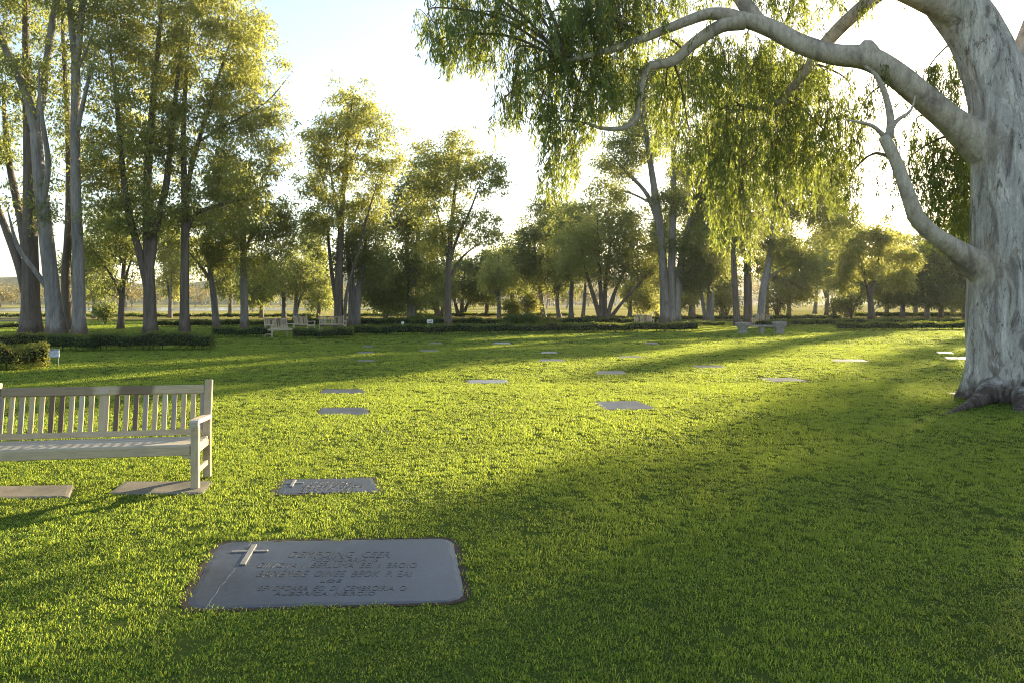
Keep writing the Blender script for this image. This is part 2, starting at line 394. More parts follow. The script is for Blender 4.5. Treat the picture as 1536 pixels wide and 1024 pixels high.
mp_, nt, out = new_mat('pond water')
nw = noise(nt, coords(nt, (.3, 1, 1), 'World'), 1.5, 3)
finish(nt, out, (.03, .05, .06), .12, bump(nt, nw, .25, .05), .5)
g = Geo(); th_ = np.linspace(0, 2 * np.pi, 60, endpoint=False); rr_ = 1 + .12 * np.sin(3 * th_ + 1) + .07 * np.sin(5 * th_)
g.poly(np.column_stack([-78 + 50 * rr_ * np.cos(th_), 165 + 38 * rr_ * np.sin(th_), np.full(60, .02)])); o = g.build('pond', mp_, None, False); o['kind'] = 'structure'
mh, nt, out = new_mat('wooded hill')
n1 = noise(nt, coords(nt, (1, 1, 1), 'World'), .03, 6, .65); n2 = noise(nt, coords(nt, (1, 1, 1), 'World'), .004, 3)
c = ramp(nt, n1, [(.35, (.03, .05, .018)), (.55, (.09, .10, .035)), (.7, (.2, .18, .07))]).outputs[0]
finish(nt, out, c, .95, bump(nt, n1, 1., 4.), .1)
def hill(X, Y):
    b = 24 * np.exp(-((X + 30) / 170) ** 2) + 14 * np.exp(-((X + 420) / 160) ** 2) + 22 * np.exp(-((X - 330) / 150) ** 2) + 7
    prof = np.clip((Y - 330) / 270, 0, 1); prof = prof * prof * (3 - 2 * prof)
    return b * prof + 1.6 * np.sin(X * .045 + Y * .02) * prof + 1.0 * np.sin(X * .11 - Y * .03) * prof - .4
terrain('hills', np.linspace(-1100, 1100, 90), np.linspace(325, 900, 30), hill, mh)

# ------------------------------------------------------------------ trees
SK_UP = np.array([0, 0, 1.])
def gum(base, stems, crowns, bark, leafm, label, clumps=220, per=70, rc=.55, leaf=(.24, .085), cat='tree', name='gum_tree',
        group='gum trees around the lawn', Y=None, droop=.75, seed=None, depth=1.0, rise=.25, sides=9):
    """base=(px,py) of the foot; stems: polylines (px,py,r_px); crowns: ellipses (px,py,rx,ry) -> ellipsoids at the tree's own distance"""
    rg = np.random.default_rng(seed if seed is not None else int(base[0] * 7 + 3))
    if Y is None: Y = dist(base[1])
    s = Y / F; per = per * .70; rc = rc * (.80 if rc < .8 else .62); clumps = int(clumps * (1.3 if rc < .5 else 1.5))
    b0 = np.array([(base[0] - CX) * s, Y, 0.])
    root = thing(name, label, cat, tuple(b0), 0, group)
    tr = Geo(); nodes, nrad, allst = [], [], []
    for k, st in enumerate(stems):
        wob = rg.normal(0, .25, 2) if k else (0, 0)
        P, r = [], []
        z0 = None
        for i, (px, py, rp) in enumerate(st):
            p = p3(px, py, Y) - b0
            f = i / max(1, len(st) - 1)
            p[1] = f * (wob[0] * 4.5) + (0 if k == 0 else .12 * (k % 3 - 1))
            P.append(p); r.append(rp * s * (.25 if i == len(st) - 1 and rp <= 5 else 1))
        P = np.array(P)
        if k == 0 or abs(st[0][1] - base[1]) < 8: P[0][2] = -.05
        else:
            SA = np.array(allst); P[0] = SA[int(np.argmin(np.linalg.norm(SA - P[0], axis=1)))]
            if len(P) > 2: P[1] = P[1] * .75 + P[0] * .25 * np.array([1, 1, 0]) + np.array([0, 0, P[1][2] * .25])
        P, r = resample(P, r, 5)
        if P[0][2] < .2:
            h = np.clip(P[:, 2], 0, 3); r = r * (1 + .38 * np.exp(-h / .35))
        tube(tr, P, r, sides, 0, .05, int(rg.integers(1e6)))
        allst += list(P)
        keep = P[:, 2] > .12 * max(1, P[:, 2].max())
        nodes += list(P[keep]); nrad += list(r[keep])
    nodes = [np.array(x) for x in nodes]
    # clump centres in the crown volumes
    area = np.array([c[2] * c[3] for c in crowns], float); cnt = np.maximum(3, (clumps * area / area.sum()).astype(int))
    CC = []
    for (cx, cy, rx, ry), n in zip(crowns, cnt):
        d = norm(rg.normal(size=(n, 3))); rad = rg.uniform(0.05, 1.25, n) ** (1 / 2.4)
        cen = p3(cx, cy, Y) - b0; cen[1] += rg.normal(0, .3) * rx * s * depth
        rad = rad * np.where(rg.uniform(size=n) < .10, 1.38, 1.)
        CC.append(cen + d * rad[:, None] * np.array([rx * s, rx * s * depth, ry * s]))
    CC = np.concatenate(CC); CC = CC[CC[:, 2] > .25]
    zmin = min(n_[2] for n_ in nodes)
    NA = np.array(nodes); order = np.argsort(np.min(np.linalg.norm(CC[:, None] - NA[None], axis=2), axis=1))
    NR = list(nrad)
    LC = []
    for ci in order:
        c = CC[ci]; dv = c - NA; d = np.linalg.norm(dv, axis=1); hd = np.hypot(dv[:, 0], dv[:, 1])
        cost = d + np.where(dv[:, 2] < rise * hd, (rise * hd - dv[:, 2]) * 1.6, 0)
        j = int(np.argmin(cost)); a = NA[j]; ln = d[j]
        if ln > .25:
            m1 = a + (c - a) * .4 + SK_UP * ln * .06 * rg.uniform(-.6, 1.2) + rg.normal(0, .05 * ln, 3)
            m2 = a + (c - a) * .75 + SK_UP * ln * .08 * rg.uniform(0, 1.2) + rg.normal(0, .04 * ln, 3)
            r0 = min(NR[j] * .7, .012 + .020 * ln); r1 = .008
            P, rr = resample([a, m1, m2, c], [r0, r0 * .7, r0 * .45, r1], 2)
            tube(tr, P, rr, 5)
            NA = np.vstack([NA, P[2:]]); NR += list(rr[2:])
        LC.append(c)
    LC = np.array(LC)
    tr.build('trunk', M[bark], root)
    n = len(LC); rcs = rc * rg.choice([.45, .7, .9, 1.1, 1.5], n) * rg.uniform(.85, 1.15, n)
    cnts = np.maximum(8, (per * (rcs / rc) ** 2 * rg.uniform(.7, 1.3, n)).astype(int))
    ii = np.repeat(np.arange(n), cnts); k = len(ii)
    off = rg.normal(size=(k, 3)) * np.array([.46, .46, .33]) * rcs[ii][:, None]
    off[:, 2] -= .25 * (off[:, 0] ** 2 + off[:, 1] ** 2) / rcs[ii]
    C = LC[ii] + off
    D = norm(rg.normal(size=(k, 3)) * .75 + np.array([0, 0, -droop]) + off * .5 / rcs[ii][:, None])
    ok = C[:, 2] > .2; C, D = C[ok], D[ok]; k = len(C)
    cr = Geo(); leaves(cr, C, D, leaf[0] * rg.uniform(.6, 1.25, k), leaf[1] * rg.uniform(.7, 1.2, k), 0, rg)
    cr.build('crown', M[leafm], root, smooth=False)
    return root

GL = 'gum trees of the left grove'; GC = 'trees across the middle of the lawn'; GR = 'trees on the right side'; GB = 'low trees behind the hedges'
gum((47, 501), [[(47, 501, 15), (46, 430, 12.5), (45, 330, 10), (44, 230, 8), (40, 120, 6), (38, 0, 4), (36, -80, 3)],
    [(38, 480, 8), (22, 400, 6), (5, 340, 5), (-10, 300, 4.5), (-30, 200, 3)], [(42, 450, 7), (24, 340, 6), (8, 260, 5), (-4, 190, 4), (-12, 110, 3)]],
    [(-30, 110, 70, 120), (20, 30, 60, 70), (-20, 260, 50, 60), (10, 180, 40, 60), (45, -40, 70, 50)], 'bark_brown', 'leaf_gum',
    'thick brown gum trunk with stems leaning left, leftmost of the left grove', 210, 60, group=GL)
gum((84, 502), [[(86, 502, 13), (78, 430, 10.5), (68, 340, 9.5), (59, 260, 8.5), (54, 200, 8)], [(54, 205, 7), (38, 140, 6.5), (20, 80, 5.5), (3, 20, 5), (-8, -40, 4)],
    [(57, 205, 6.5), (63, 140, 6), (68, 60, 5), (75, 0, 4.5), (80, -60, 4)], [(82, 300, 4.5), (88, 250, 4), (86, 180, 3), (92, 110, 2)], [(72, 440, 4), (52, 410, 3.6), (38, 372, 3.4), (28, 318, 3)]],
    [(35, 130, 45, 40), (75, -30, 60, 50), (10, -20, 50, 50), (60, 90, 30, 40), (90, 160, 25, 40), (60, 300, 25, 30)], 'bark_pale', 'leaf_gum',
    'tall grey gum forking into two high stems beside a straight pale trunk', 150, 55, group=GL)
gum((103, 500), [[(103, 500, 7.5), (99, 420, 6.5), (103, 340, 5.5), (104, 250, 5), (100, 150, 4), (95, 60, 3), (92, -20, 2)]],
    [(90, 90, 30, 60), (110, 240, 40, 50), (100, 10, 30, 40)], 'bark_brown', 'leaf_gum_golden',
    'slim reddish-brown gum trunk squeezed between two pale trunks', 90, 55, Y=45.0, group=GL)
gum((119, 502), [[(119, 502, 9.5), (118, 400, 8.5), (114, 300, 7.4), (113, 200, 6.8), (114, 120, 6.4), (113, 95, 6)], [(113, 105, 5), (106, 60, 4.8), (100, 0, 4), (96, -60, 3)],
    [(114, 108, 5), (121, 50, 4.5), (124, 0, 4), (126, -60, 3)], [(119, 222, 3.6), (132, 180, 3.2), (150, 130, 2.5), (168, 90, 2)], [(118, 110, 2.5), (140, 70, 2), (152, 30, 1.5)]],
    [(140, 40, 50, 60), (165, 110, 40, 60), (110, -60, 60, 50), (160, 200, 30, 50)], 'bark_pale', 'leaf_gum_golden',
    'straight pale blue-grey gum trunk, the smoothest of the left grove', 170, 65, group=GL)
gum((225, 500), [[(226, 500, 10), (224, 430, 8.5), (222, 350, 7.5), (221, 280, 6), (226, 200, 5), (232, 120, 4), (240, 40, 3), (244, -30, 2)],
    [(218, 440, 6), (208, 380, 5.5), (203, 330, 5), (196, 260, 4), (190, 150, 3), (180, 50, 2)], [(230, 410, 6), (238, 330, 5.5), (246, 280, 5), (252, 220, 4), (262, 120, 3), (270, 20, 2)]],
    [(205, 130, 70, 90), (240, 40, 70, 70), (200, 240, 65, 60), (180, 10, 55, 60), (235, -50, 70, 50), (250, 190, 40, 60), (190, 320, 50, 40), (225, 300, 55, 50), (160, 260, 35, 60)], 'bark_brown', 'leaf_gum_golden',
    'brown twin-stemmed gum with a wide golden crown in the left grove', 620, 70, group=GL)
gum((277, 499), [[(277, 499, 7.2), (277, 420, 6.4), (278, 340, 5.8), (277, 290, 5.2), (275, 220, 4), (278, 130, 3), (285, 40, 2)], [(278, 352, 3.6), (300, 322, 3.2), (340, 306, 2.4), (370, 300, 1.6)],
    [(279, 300, 3.8), (293, 240, 3.4), (310, 170, 2.8), (332, 100, 2), (352, 40, 1.5)], [(300, 215, 2.2), (345, 190, 1.8), (395, 150, 1.3), (430, 105, .9)]],
    [(310, 90, 60, 80), (355, 140, 55, 60), (380, 60, 35, 45), (345, 10, 45, 40), (390, 200, 35, 45), (428, 105, 10, 16), (300, 210, 55, 50), (350, 265, 45, 35), (290, -20, 50, 40), (425, 165, 14, 22), (330, 320, 40, 25), (415, 240, 18, 30), (300, 290, 40, 40), (385, 300, 35, 25)],
    'bark_brown', 'leaf_gum_golden', 'slim brown gum with golden crown, rightmost of the left grove against open sky', 560, 75, group=GL)
gum((181, 494), [[(181, 494, 4.6), (183, 445, 4), (186, 400, 3), (190, 340, 2)], [(182, 448, 2.6), (171, 415, 2), (160, 380, 1.5)], [(183, 448, 2.6), (197, 412, 2), (210, 380, 1.5)]],
    [(175, 385, 45, 35), (195, 340, 45, 40), (150, 350, 30, 35), (160, 430, 25, 18)], 'bark_brown', 'leaf_dark', 'small dark forking tree between the tall trunks of the left grove', 150, 60, group=GL)
gum((325, 493), [[(325, 493, 5), (320, 440, 4.5), (315, 405, 3.8), (310, 350, 2.5)], [(318, 425, 2.5), (300, 400, 2), (285, 370, 1.5)]],
    [(310, 385, 42, 32), (335, 350, 40, 35), (290, 340, 30, 30)], 'bark_grey', 'leaf_gum', 'short grey leaning tree right of the slim brown gum', 170, 60, group=GL)
gum((367, 493), [[(367, 493, 5.8), (366, 440, 5.2), (365, 370, 4.4), (362, 310, 3), (358, 250, 2)], [(365, 390, 2.5), (385, 350, 2), (405, 320, 1.4)]],
    [(375, 330, 45, 45), (410, 350, 32, 35), (350, 270, 40, 35), (400, 400, 38, 26), (345, 380, 30, 25), (425, 320, 20, 25)], 'bark_pale', 'leaf_gum_golden', 'grey straight-trunked gum with low golden crown behind the clipped hedge', 290, 70, group=GL)
gum((426, 480), [[(426, 480, 3.4), (425, 440, 3), (420, 400, 2.2)], [(443, 480, 4), (441, 440, 3.2), (436, 395, 2.2)], [(444, 470, 2), (455, 440, 1.8), (470, 420, 1.2)]],
    [(430, 400, 38, 42), (460, 420, 25, 28), (400, 420, 28, 26)], 'bark_grey', 'leaf_dark', 'dark twin-trunked tree behind the pale side-on bench', 220, 60, rc=.8, leaf=(.3, .11), group=GC)
gum((508, 492), [[(508, 492, 7), (508, 430, 6.2), (511, 350, 4.8), (516, 270, 3.6), (522, 200, 2.6), (530, 140, 1.5)], [(516, 491, 3), (521, 440, 2.4), (536, 390, 2.2), (553, 330, 1.8), (572, 270, 1.3)],
    [(503, 470, 4), (496, 430, 3.2), (490, 370, 2.5), (485, 310, 1.6)], [(511, 350, 3), (500, 300, 2.4), (490, 240, 1.6)], [(514, 300, 2.6), (530, 250, 2), (550, 200, 1.3)]],
    [(525, 160, 38, 38), (550, 195, 38, 35), (490, 205, 38, 35), (515, 230, 40, 35), (485, 270, 38, 38), (560, 275, 30, 35), (510, 310, 45, 35), (590, 235, 16, 28), (470, 330, 28, 30), (550, 330, 25, 30)],
    'bark_brown', 'leaf_gum_golden', 'tall golden gum with thin diagonal stem, its crown highest in the middle', 420, 72, group=GC)
gum((530, 491), [[(528, 491, 7), (528, 440, 5.5), (524, 400, 4.4), (520, 350, 3)], [(534, 491, 6), (537, 440, 5), (546, 390, 4), (550, 340, 2.5)]],
    [(545, 360, 34, 38), (565, 400, 28, 28), (520, 380, 25, 30)], 'bark_grey', 'leaf_dark', 'dark double trunk close behind the tall golden gum', 170, 60, Y=50.5, group=GC)
gum((618, 486), [[(618, 486, 7), (616, 430, 5.6), (611, 390, 4), (607, 330, 2.6)], [(620, 440, 5), (626, 390, 4), (629, 330, 2.6), (632, 280, 1.6)]],
    [(605, 320, 32, 42), (625, 275, 26, 28), (585, 400, 42, 42), (640, 380, 32, 45), (600, 440, 40, 25), (560, 420, 30, 35)], 'bark_grey', 'leaf_dark', 'grey twin-stemmed tree with dense dark crown between two golden gums', 400, 68, rc=.7, leaf=(.28, .10), group=GC)
gum((672, 493), [[(672, 493, 5.6), (672, 430, 4.8), (674, 380, 4.2), (681, 300, 2.8), (690, 220, 1.6)], [(674, 402, 2.6), (690, 360, 2.2), (706, 320, 1.7), (724, 275, 1.1)], [(672, 392, 2.6), (657, 340, 2), (645, 285, 1.2)], [(673, 420, 2), (700, 385, 1.6), (735, 350, 1)]],
    [(690, 225, 36, 30), (730, 260, 24, 30), (650, 240, 32, 28), (680, 275, 40, 28), (640, 295, 28, 28), (725, 345, 32, 28), (670, 330, 40, 28), (750, 265, 8, 16), (650, 375, 28, 22)],
    'bark_brown', 'leaf_gum_golden', 'slender golden gum rising behind the long hedge, second tallest in the middle', 300, 70, group=GC)
gum((655, 476), [[(657, 476, 3), (645, 440, 2.5), (632, 410, 1.6)], [(658, 476, 3), (655, 440, 2.5), (652, 400, 1.6)], [(661, 476, 3), (668, 445, 2.4), (672, 405, 1.6)]],
    [(650, 425, 36, 28), (630, 440, 25, 18)], 'bark_grey', 'leaf_gum', 'low olive tree with splayed stems left of the slender golden gum', 150, 55, rc=.9, leaf=(.35, .13), group=GB)
gum((691, 475), [[(688, 475, 3), (680, 440, 2.5), (676, 405, 1.6)], [(692, 475, 3), (694, 440, 2.5), (698, 400, 1.6)], [(694, 475, 3), (706, 448, 2.4), (728, 432, 1.6)]],
    [(700, 415, 40, 35), (720, 425, 28, 22)], 'bark_grey', 'leaf_dark', 'low dark tree with fanned stems right of the slender golden gum', 200, 55, rc=.9, leaf=(.35, .13), group=GB)
gum((749, 480), [[(749, 480, 3.2), (748, 440, 2.6), (747, 405, 1.8), (748, 380, 1)], [(748, 462, 1.6), (738, 425, 1.4), (732, 400, 1)]],
    [(742, 410, 24, 30), (758, 420, 20, 22)], 'bark_grey', 'leaf_gum_golden', 'small bright feathery tree left of the dense dark trees', 110, 55, rc=.6, leaf=(.3, .1), group=GB)
gum((815, 476), [[(815, 476, 4.2), (812, 450, 3.6), (806, 400, 2.6), (800, 350, 1.6)]],
    [(795, 375, 38, 40), (822, 330, 28, 38), (775, 400, 28, 26), (815, 400, 35, 30)], 'bark_grey', 'leaf_dark', 'dense dark tree, leftmost of a cluster in the middle distance', 300, 60, rc=1., leaf=(.36, .14), group=GB)
gum((838, 477), [[(839, 477, 3.4), (836, 450, 3), (842, 400, 2.2), (846, 350, 1.4)]], [(848, 350, 28, 50), (838, 410, 25, 28)], 'bark_grey', 'leaf_dark', 'second dark tree of the cluster, its trunk bent left', 190, 60, rc=1., leaf=(.36, .14), group=GB)
gum((857, 480), [[(857, 480, 4), (857, 440, 3.4), (862, 390, 2.4), (866, 330, 1.4)], [(874, 477, 3), (878, 440, 2.4), (880, 390, 1.6)]], [(868, 335, 34, 36), (885, 385, 25, 30), (860, 395, 24, 28)], 'bark_grey', 'leaf_gum', 'olive tree with two straight trunks beside the vase-shaped tree', 230, 60, rc=.85, leaf=(.34, .12), group=GB)
gum((905, 484), [[(903, 484, 4.5), (892, 450, 3.2), (880, 410, 2.4), (870, 360, 1.4)], [(904, 484, 4.5), (901, 440, 3.2), (897, 380, 2.2), (895, 320, 1.4)], [(906, 484, 5), (908, 440, 3.2), (914, 380, 2.2), (920, 320, 1.4)],
    [(908, 482, 4), (922, 440, 2.8), (940, 400, 2), (955, 360, 1.3)], [(910, 480, 3.4), (930, 455, 2.2), (955, 425, 1.6), (975, 400, 1)]],
    [(905, 345, 60, 38), (860, 375, 32, 30), (950, 375, 38, 36), (910, 400, 55, 22), (975, 415, 22, 24)], 'bark_brown', 'leaf_gum_golden', 'vase-shaped tree with many fanned stems and golden spreading crown', 360, 62, rc=.7, leaf=(.28, .10), group=GC)
gum((1005, 485), [[(998, 485, 8), (996, 420, 6.6), (990, 340, 6), (981, 280, 5.2), (972, 220, 4), (962, 150, 3), (955, 80, 2)], [(1007, 485, 8), (1008, 420, 6), (1010, 340, 5.2), (1012, 270, 4), (1012, 180, 3), (1015, 90, 2)],
    [(1014, 485, 7), (1019, 420, 6), (1028, 370, 5.2), (1040, 320, 4), (1056, 240, 3), (1065, 160, 2)], [(988, 350, 3.6), (965, 295, 3.2), (938, 258, 2.4), (912, 228, 1.5)], [(970, 305, 2), (940, 290, 1.6), (905, 275, 1)]],
    [(930, 235, 32, 34), (980, 190, 45, 45), (1050, 240, 38, 45), (915, 285, 26, 20), (965, 120, 45, 40), (1020, 110, 45, 45), (1030, 370, 30, 26), (1010, 300, 30, 25), (1075, 310, 25, 35), (930, 330, 30, 22)],
    'bark_pale', 'leaf_gum', 'huge pale gum with three upright stems behind the end of the long hedge', 720, 65, rc=.75, leaf=(.28, .10), group=GR)
gum((1063, 485), [[(1065, 485, 5.4), (1066, 430, 4.8), (1070, 350, 4), (1072, 280, 3), (1074, 200, 2)], [(1059, 478, 3), (1053, 440, 2.4), (1046, 410, 1.6)]],
    [(1070, 310, 36, 45), (1058, 390, 36, 30), (1080, 220, 32, 45), (1040, 420, 24, 18)], 'bark_grey', 'leaf_dark', 'grey gum with a short side stem beside the huge three-stemmed gum', 460, 62, rc=.75, leaf=(.28, .10), group=GR)
gum((1036, 479), [[(1035, 479, 3), (1036, 450, 2.4), (1034, 420, 1.4)]], [(1035, 430, 24, 22), (1020, 445, 18, 14)], 'bark_grey', 'leaf_gum_golden', 'small bright tree half hidden right of the three-stemmed gum', 90, 55, rc=.8, leaf=(.32, .12), group=GB)
gum((1106, 489), [[(1106, 489, 5.2), (1103, 440, 4.6), (1100, 380, 4), (1098, 300, 3), (1095, 200, 2)]], [(1095, 250, 34, 50), (1085, 340, 28, 32), (1095, 160, 35, 45)], 'bark_brown', 'leaf_gum', 'brown slim trunk, left one of three by the grey stone bench', 400, 60, group=GR)
gum((1122, 488), [[(1122, 488, 7), (1122, 440, 6), (1121, 380, 5.2), (1122, 300, 4), (1126, 200, 3), (1130, 100, 2)]], [(1125, 230, 36, 55), (1118, 340, 30, 36), (1135, 130, 40, 45), (1130, 395, 25, 16)], 'bark_brown', 'leaf_dark', 'thick brown trunk, middle one of three by the grey stone bench', 470, 60, group=GR)
gum((1141, 489), [[(1140, 489, 5.6), (1144, 440, 5.2), (1153, 395, 5), (1161, 340, 4.6), (1164, 290, 4), (1173, 200, 3), (1180, 120, 2)], [(1148, 420, 2.6), (1175, 408, 2), (1215, 388, 1.3)], [(1160, 345, 2.6), (1185, 300, 2), (1215, 260, 1.3)]],
    [(1190, 300, 38, 40), (1180, 210, 42, 48), (1205, 390, 36, 20), (1245, 330, 36, 32), (1170, 370, 26, 24), (1235, 260, 30, 36), (1190, 130, 38, 40)], 'bark_pale', 'leaf_dark', 'pale gum leaning right, right one of three by the grey stone bench', 760, 62, group=GR)
gum((1307, 483), [[(1307, 483, 5), (1305, 445, 4), (1296, 410, 2.6), (1285, 375, 1.6)], [(1309, 455, 3.6), (1314, 420, 2.8), (1322, 375, 1.6)]], [(1300, 362, 30, 26), (1318, 345, 15, 20), (1282, 352, 14, 18), (1266, 390, 22, 24), (1340, 372, 26, 22), (1310, 402, 32, 16), (1262, 424, 16, 14), (1350, 418, 20, 18), (1362, 392, 14, 16)], 'bark_brown', 'leaf_gum_golden',
    'golden round-crowned tree in front of the right-hand row, behind the hedge', 280, 62, rc=.8, leaf=(.3, .11), group=GR)
for (px, py, cr, st, lab) in [
    (1353, 477, [(1358, 410, 32, 30), (1348, 440, 28, 18), (1372, 440, 22, 16)], 0, 'dark low tree with single trunk, first right of the golden round tree'),
    (1391, 478, [(1392, 398, 34, 32), (1402, 438, 28, 18), (1382, 445, 18, 12)], 1, 'dark spreading tree with slanting trunk in the right-hand row'),
    (1411, 477, [(1425, 388, 30, 34), (1420, 432, 27, 22)], 0, 'taller dark tree near the big pale trunk in the right-hand row'),
    (1447, 478, [(1450, 400, 28, 36), (1462, 435, 24, 22), (1440, 445, 18, 14), (1447, 320, 16, 40), (1447, 262, 13, 34)], 1, 'dark tree partly behind the big pale trunk at the right')]:
    gum((px, py), [[(px, py, 3.6), (px + 3 - 5 * st, py - 40, 3), (px + 6 - 14 * st, py - 80, 1.6)], [(px + 1, py - 25, 2.2), (px + 14, py - 55, 1.8), (px + 24, py - 80, 1.2)]], cr,
        'bark_grey', 'leaf_dark', lab, 190, 58, rc=.95, leaf=(.36, .13), group=GR)
gum((1222, 471), [[(1222, 471, 3), (1225, 440, 2.4), (1228, 390, 1.4)]], [(1228, 385, 42, 34), (1260, 365, 32, 32), (1215, 420, 25, 18)], 'bark_grey', 'leaf_gum', 'hazy far tree seen between the leaning pale gum and the golden round tree', 200, 58, rc=1.3, leaf=(.5, .19), group=GB)
gum((1480, 474), [[(1480, 474, 3.4), (1482, 430, 2.8), (1485, 380, 1.6)]], [(1485, 370, 42, 44), (1520, 390, 36, 40)], 'bark_grey', 'leaf_dark', 'dark tree behind the big pale trunk at the right edge', 220, 58, rc=1., leaf=(.36, .14), group=GR)
# looser trees standing farther back, filling the gaps
for (px, py, cr, lm, lab, n) in [
    (141, 478, [(138, 415, 30, 32), (150, 370, 28, 34), (120, 400, 22, 30)], 'leaf_gum', 'hazy tree behind the pale trunks of the left grove', 190),
    (255, 477, [(250, 410, 26, 34), (262, 365, 26, 38), (240, 350, 22, 30)], 'leaf_gum_golden', 'golden tree glimpsed between the twin-stemmed and the slim brown gum', 190),
    (345, 476, [(345, 420, 26, 24), (335, 395, 24, 24)], 'leaf_dark', 'dark low tree behind the grey straight-trunked gum', 150),
    (392, 477, [(395, 415, 24, 30), (385, 440, 22, 16)], 'leaf_dark', 'dark tree between the grey straight-trunked gum and the twin-trunked dark tree', 170),
    (478, 477, [(474, 400, 22, 40), (482, 440, 20, 22), (468, 360, 18, 26)], 'leaf_gum', 'olive tree just left of the tall golden gum', 190),
    (578, 478, [(575, 430, 28, 30), (590, 455, 22, 12)], 'leaf_dark', 'dark low tree between the tall golden gum and the grey twin-stemmed tree', 180),
    (945, 475, [(955, 440, 24, 22), (975, 450, 18, 14)], 'leaf_gum_golden', 'low golden tree between the vase-shaped tree and the three-stemmed gum', 120),
    (1082, 475, [(1080, 420, 26, 34), (1088, 370, 24, 34)], 'leaf_dark', 'dark tree behind the brown slim trunk on the right', 200),
    (1183, 476, [(1185, 410, 28, 34), (1205, 430, 24, 22), (1170, 395, 24, 26)], 'leaf_dark', 'dark tree behind the leaning pale gum', 210),
    (1270, 476, [(1262, 400, 30, 34), (1285, 425, 24, 22)], 'leaf_gum', 'olive tree just left of and behind the golden round-crowned tree', 200),
    (1330, 475, [(1330, 395, 24, 32), (1318, 430, 20, 20), (1338, 365, 14, 20)], 'leaf_gum', 'olive tree filling the gap right behind the golden round-crowned tree', 190),
    (1373, 474, [(1375, 375, 22, 28), (1380, 415, 26, 26), (1364, 440, 20, 16)], 'leaf_dark', 'tall-topped dark tree behind the right-hand row', 210),
    (1430, 473, [(1432, 360, 20, 34), (1420, 410, 24, 26), (1440, 440, 20, 18)], 'leaf_gum', 'olive tree behind the right-hand row, near the big pale trunk', 210),
    (985, 474, [(985, 400, 22, 36), (995, 345, 20, 34)], 'leaf_gum', 'olive tall tree just left behind the three-stemmed gum', 240),
    (1150, 473, [(1150, 330, 30, 50), (1130, 270, 30, 40), (1165, 400, 26, 30)], 'leaf_dark', 'tall dark tree behind the leaning pale gum and the brown trunks', 330),
    (1240, 473, [(1240, 300, 28, 46), (1215, 250, 26, 40), (1255, 370, 30, 36)], 'leaf_gum', 'tall olive tree behind the hanging foliage, right of the leaning pale gum', 330),
    (1040, 474, [(1045, 330, 28, 46), (1030, 270, 26, 36), (1052, 400, 26, 30)], 'leaf_gum', 'tall olive tree standing behind the grey gum with a short side stem', 300),
    (730, 475, [(722, 440, 24, 18), (735, 400, 18, 28)], 'leaf_gum', 'olive tree right behind the slender golden gum', 130),
    (768, 474, [(765, 395, 22, 32), (778, 430, 20, 18)], 'leaf_dark', 'dark tree standing left of the dense dark cluster', 150)]:
    gum((px, py), [[(px, py, 3.2), (px + 1, py - 35, 2.6), (px + 3, py - 75, 1.4)], [(px, py - 22, 1.9), (px - 9, py - 50, 1.5), (px - 15, py - 70, 1.)]], cr, 'bark_grey', lm, lab, n, 48, rc=.9, leaf=(.36, .13), group=GB)
# trees just beyond the right edge of the view: they throw the broad shade over the front lawn
def edge_tree(u, Y, z0, z1, ru, n, lab, leafm='leaf_gum', per=70):
    s_, c_ = math.sin(SUN_AZ), math.cos(SUN_AZ)
    X = (u + s_ * Y) / c_; k = F / Y; px = CX + X * k; fy = lambda z: HZ - (z - H) * k
    zc = (z0 + z1) / 2; hh = (z1 - z0) / 2
    gum((px, HZ + H * k), [[(px, HZ + H * k, .26 * k), (px, fy(z0 + 1), .2 * k), (px, fy(zc), .12 * k), (px, fy(z1), .05 * k)]],
        [(px, fy(zc - hh * .45), ru * k, hh * .6 * k), (px + .2 * ru * k, fy(zc + hh * .35), ru * .9 * k, hh * .65 * k)], 'bark_pale', leafm, lab, n, per, rc=.75, leaf=(.30, .11), Y=Y, group=GR)
edge_tree(-3.0, 56, 6.0, 18.5, 1.8, 140, 'slim open-crowned gum mostly hidden behind the big pale trunk', 'leaf_gum_golden', 60)
edge_tree(1.2, 55, 3, 22, 3.3, 560, 'broad gum just right of the view beyond the big pale trunk', 'leaf_gum', 110)
edge_tree(3.6, 63, 3, 23, 3.8, 480, 'second broad gum further right of the view', 'leaf_gum', 75)

# far wood along the meadow's end
def far_wood():
    rg = np.random.default_rng(5); g = Geo()
    for i in range(150):
        Y = rg.uniform(150, 420); X = rg.uniform(-.85, .85) * Y
        if abs(Y - 165) < 48 and -140 < X < -20: Y += 70
        hgt = rg.uniform(5, 10) * (1.15 if Y > 250 else .8); w = hgt * rg.uniform(.35, .6)
        z0 = max(0., float(hill(np.array(X), np.array(Y)))) if Y > 325 else 0.
        b = np.array([X, Y, z0])
        tube(g, [b, b + [rg.normal(0, .3), 0, hgt * .35], b + [rg.normal(0, .6), 0, hgt * .75]], [.3, .22, .08], 5, 1)
        for k in range(9):
            c = b + [rg.normal(0, w * .5), rg.normal(0, w * .5), hgt * rg.uniform(.4, .92)]
            n = 55; C = c + rg.normal(size=(n, 3)) * [w * .3, w * .3, hgt * .10]
            leaves(g, C, norm(rg.normal(size=(n, 3)) + [0, 0, -.4]), rg.uniform(.5, 1.1, n), rg.uniform(.25, .5, n), 0, rg)
    o = g.build('far_wood', [M['leaf_far'], M['bark_grey']], None, False)
    tag(o, 'hazy line of distant trees along the far edge of the sunlit meadow', 'woodland', None, 'stuff')
far_wood()

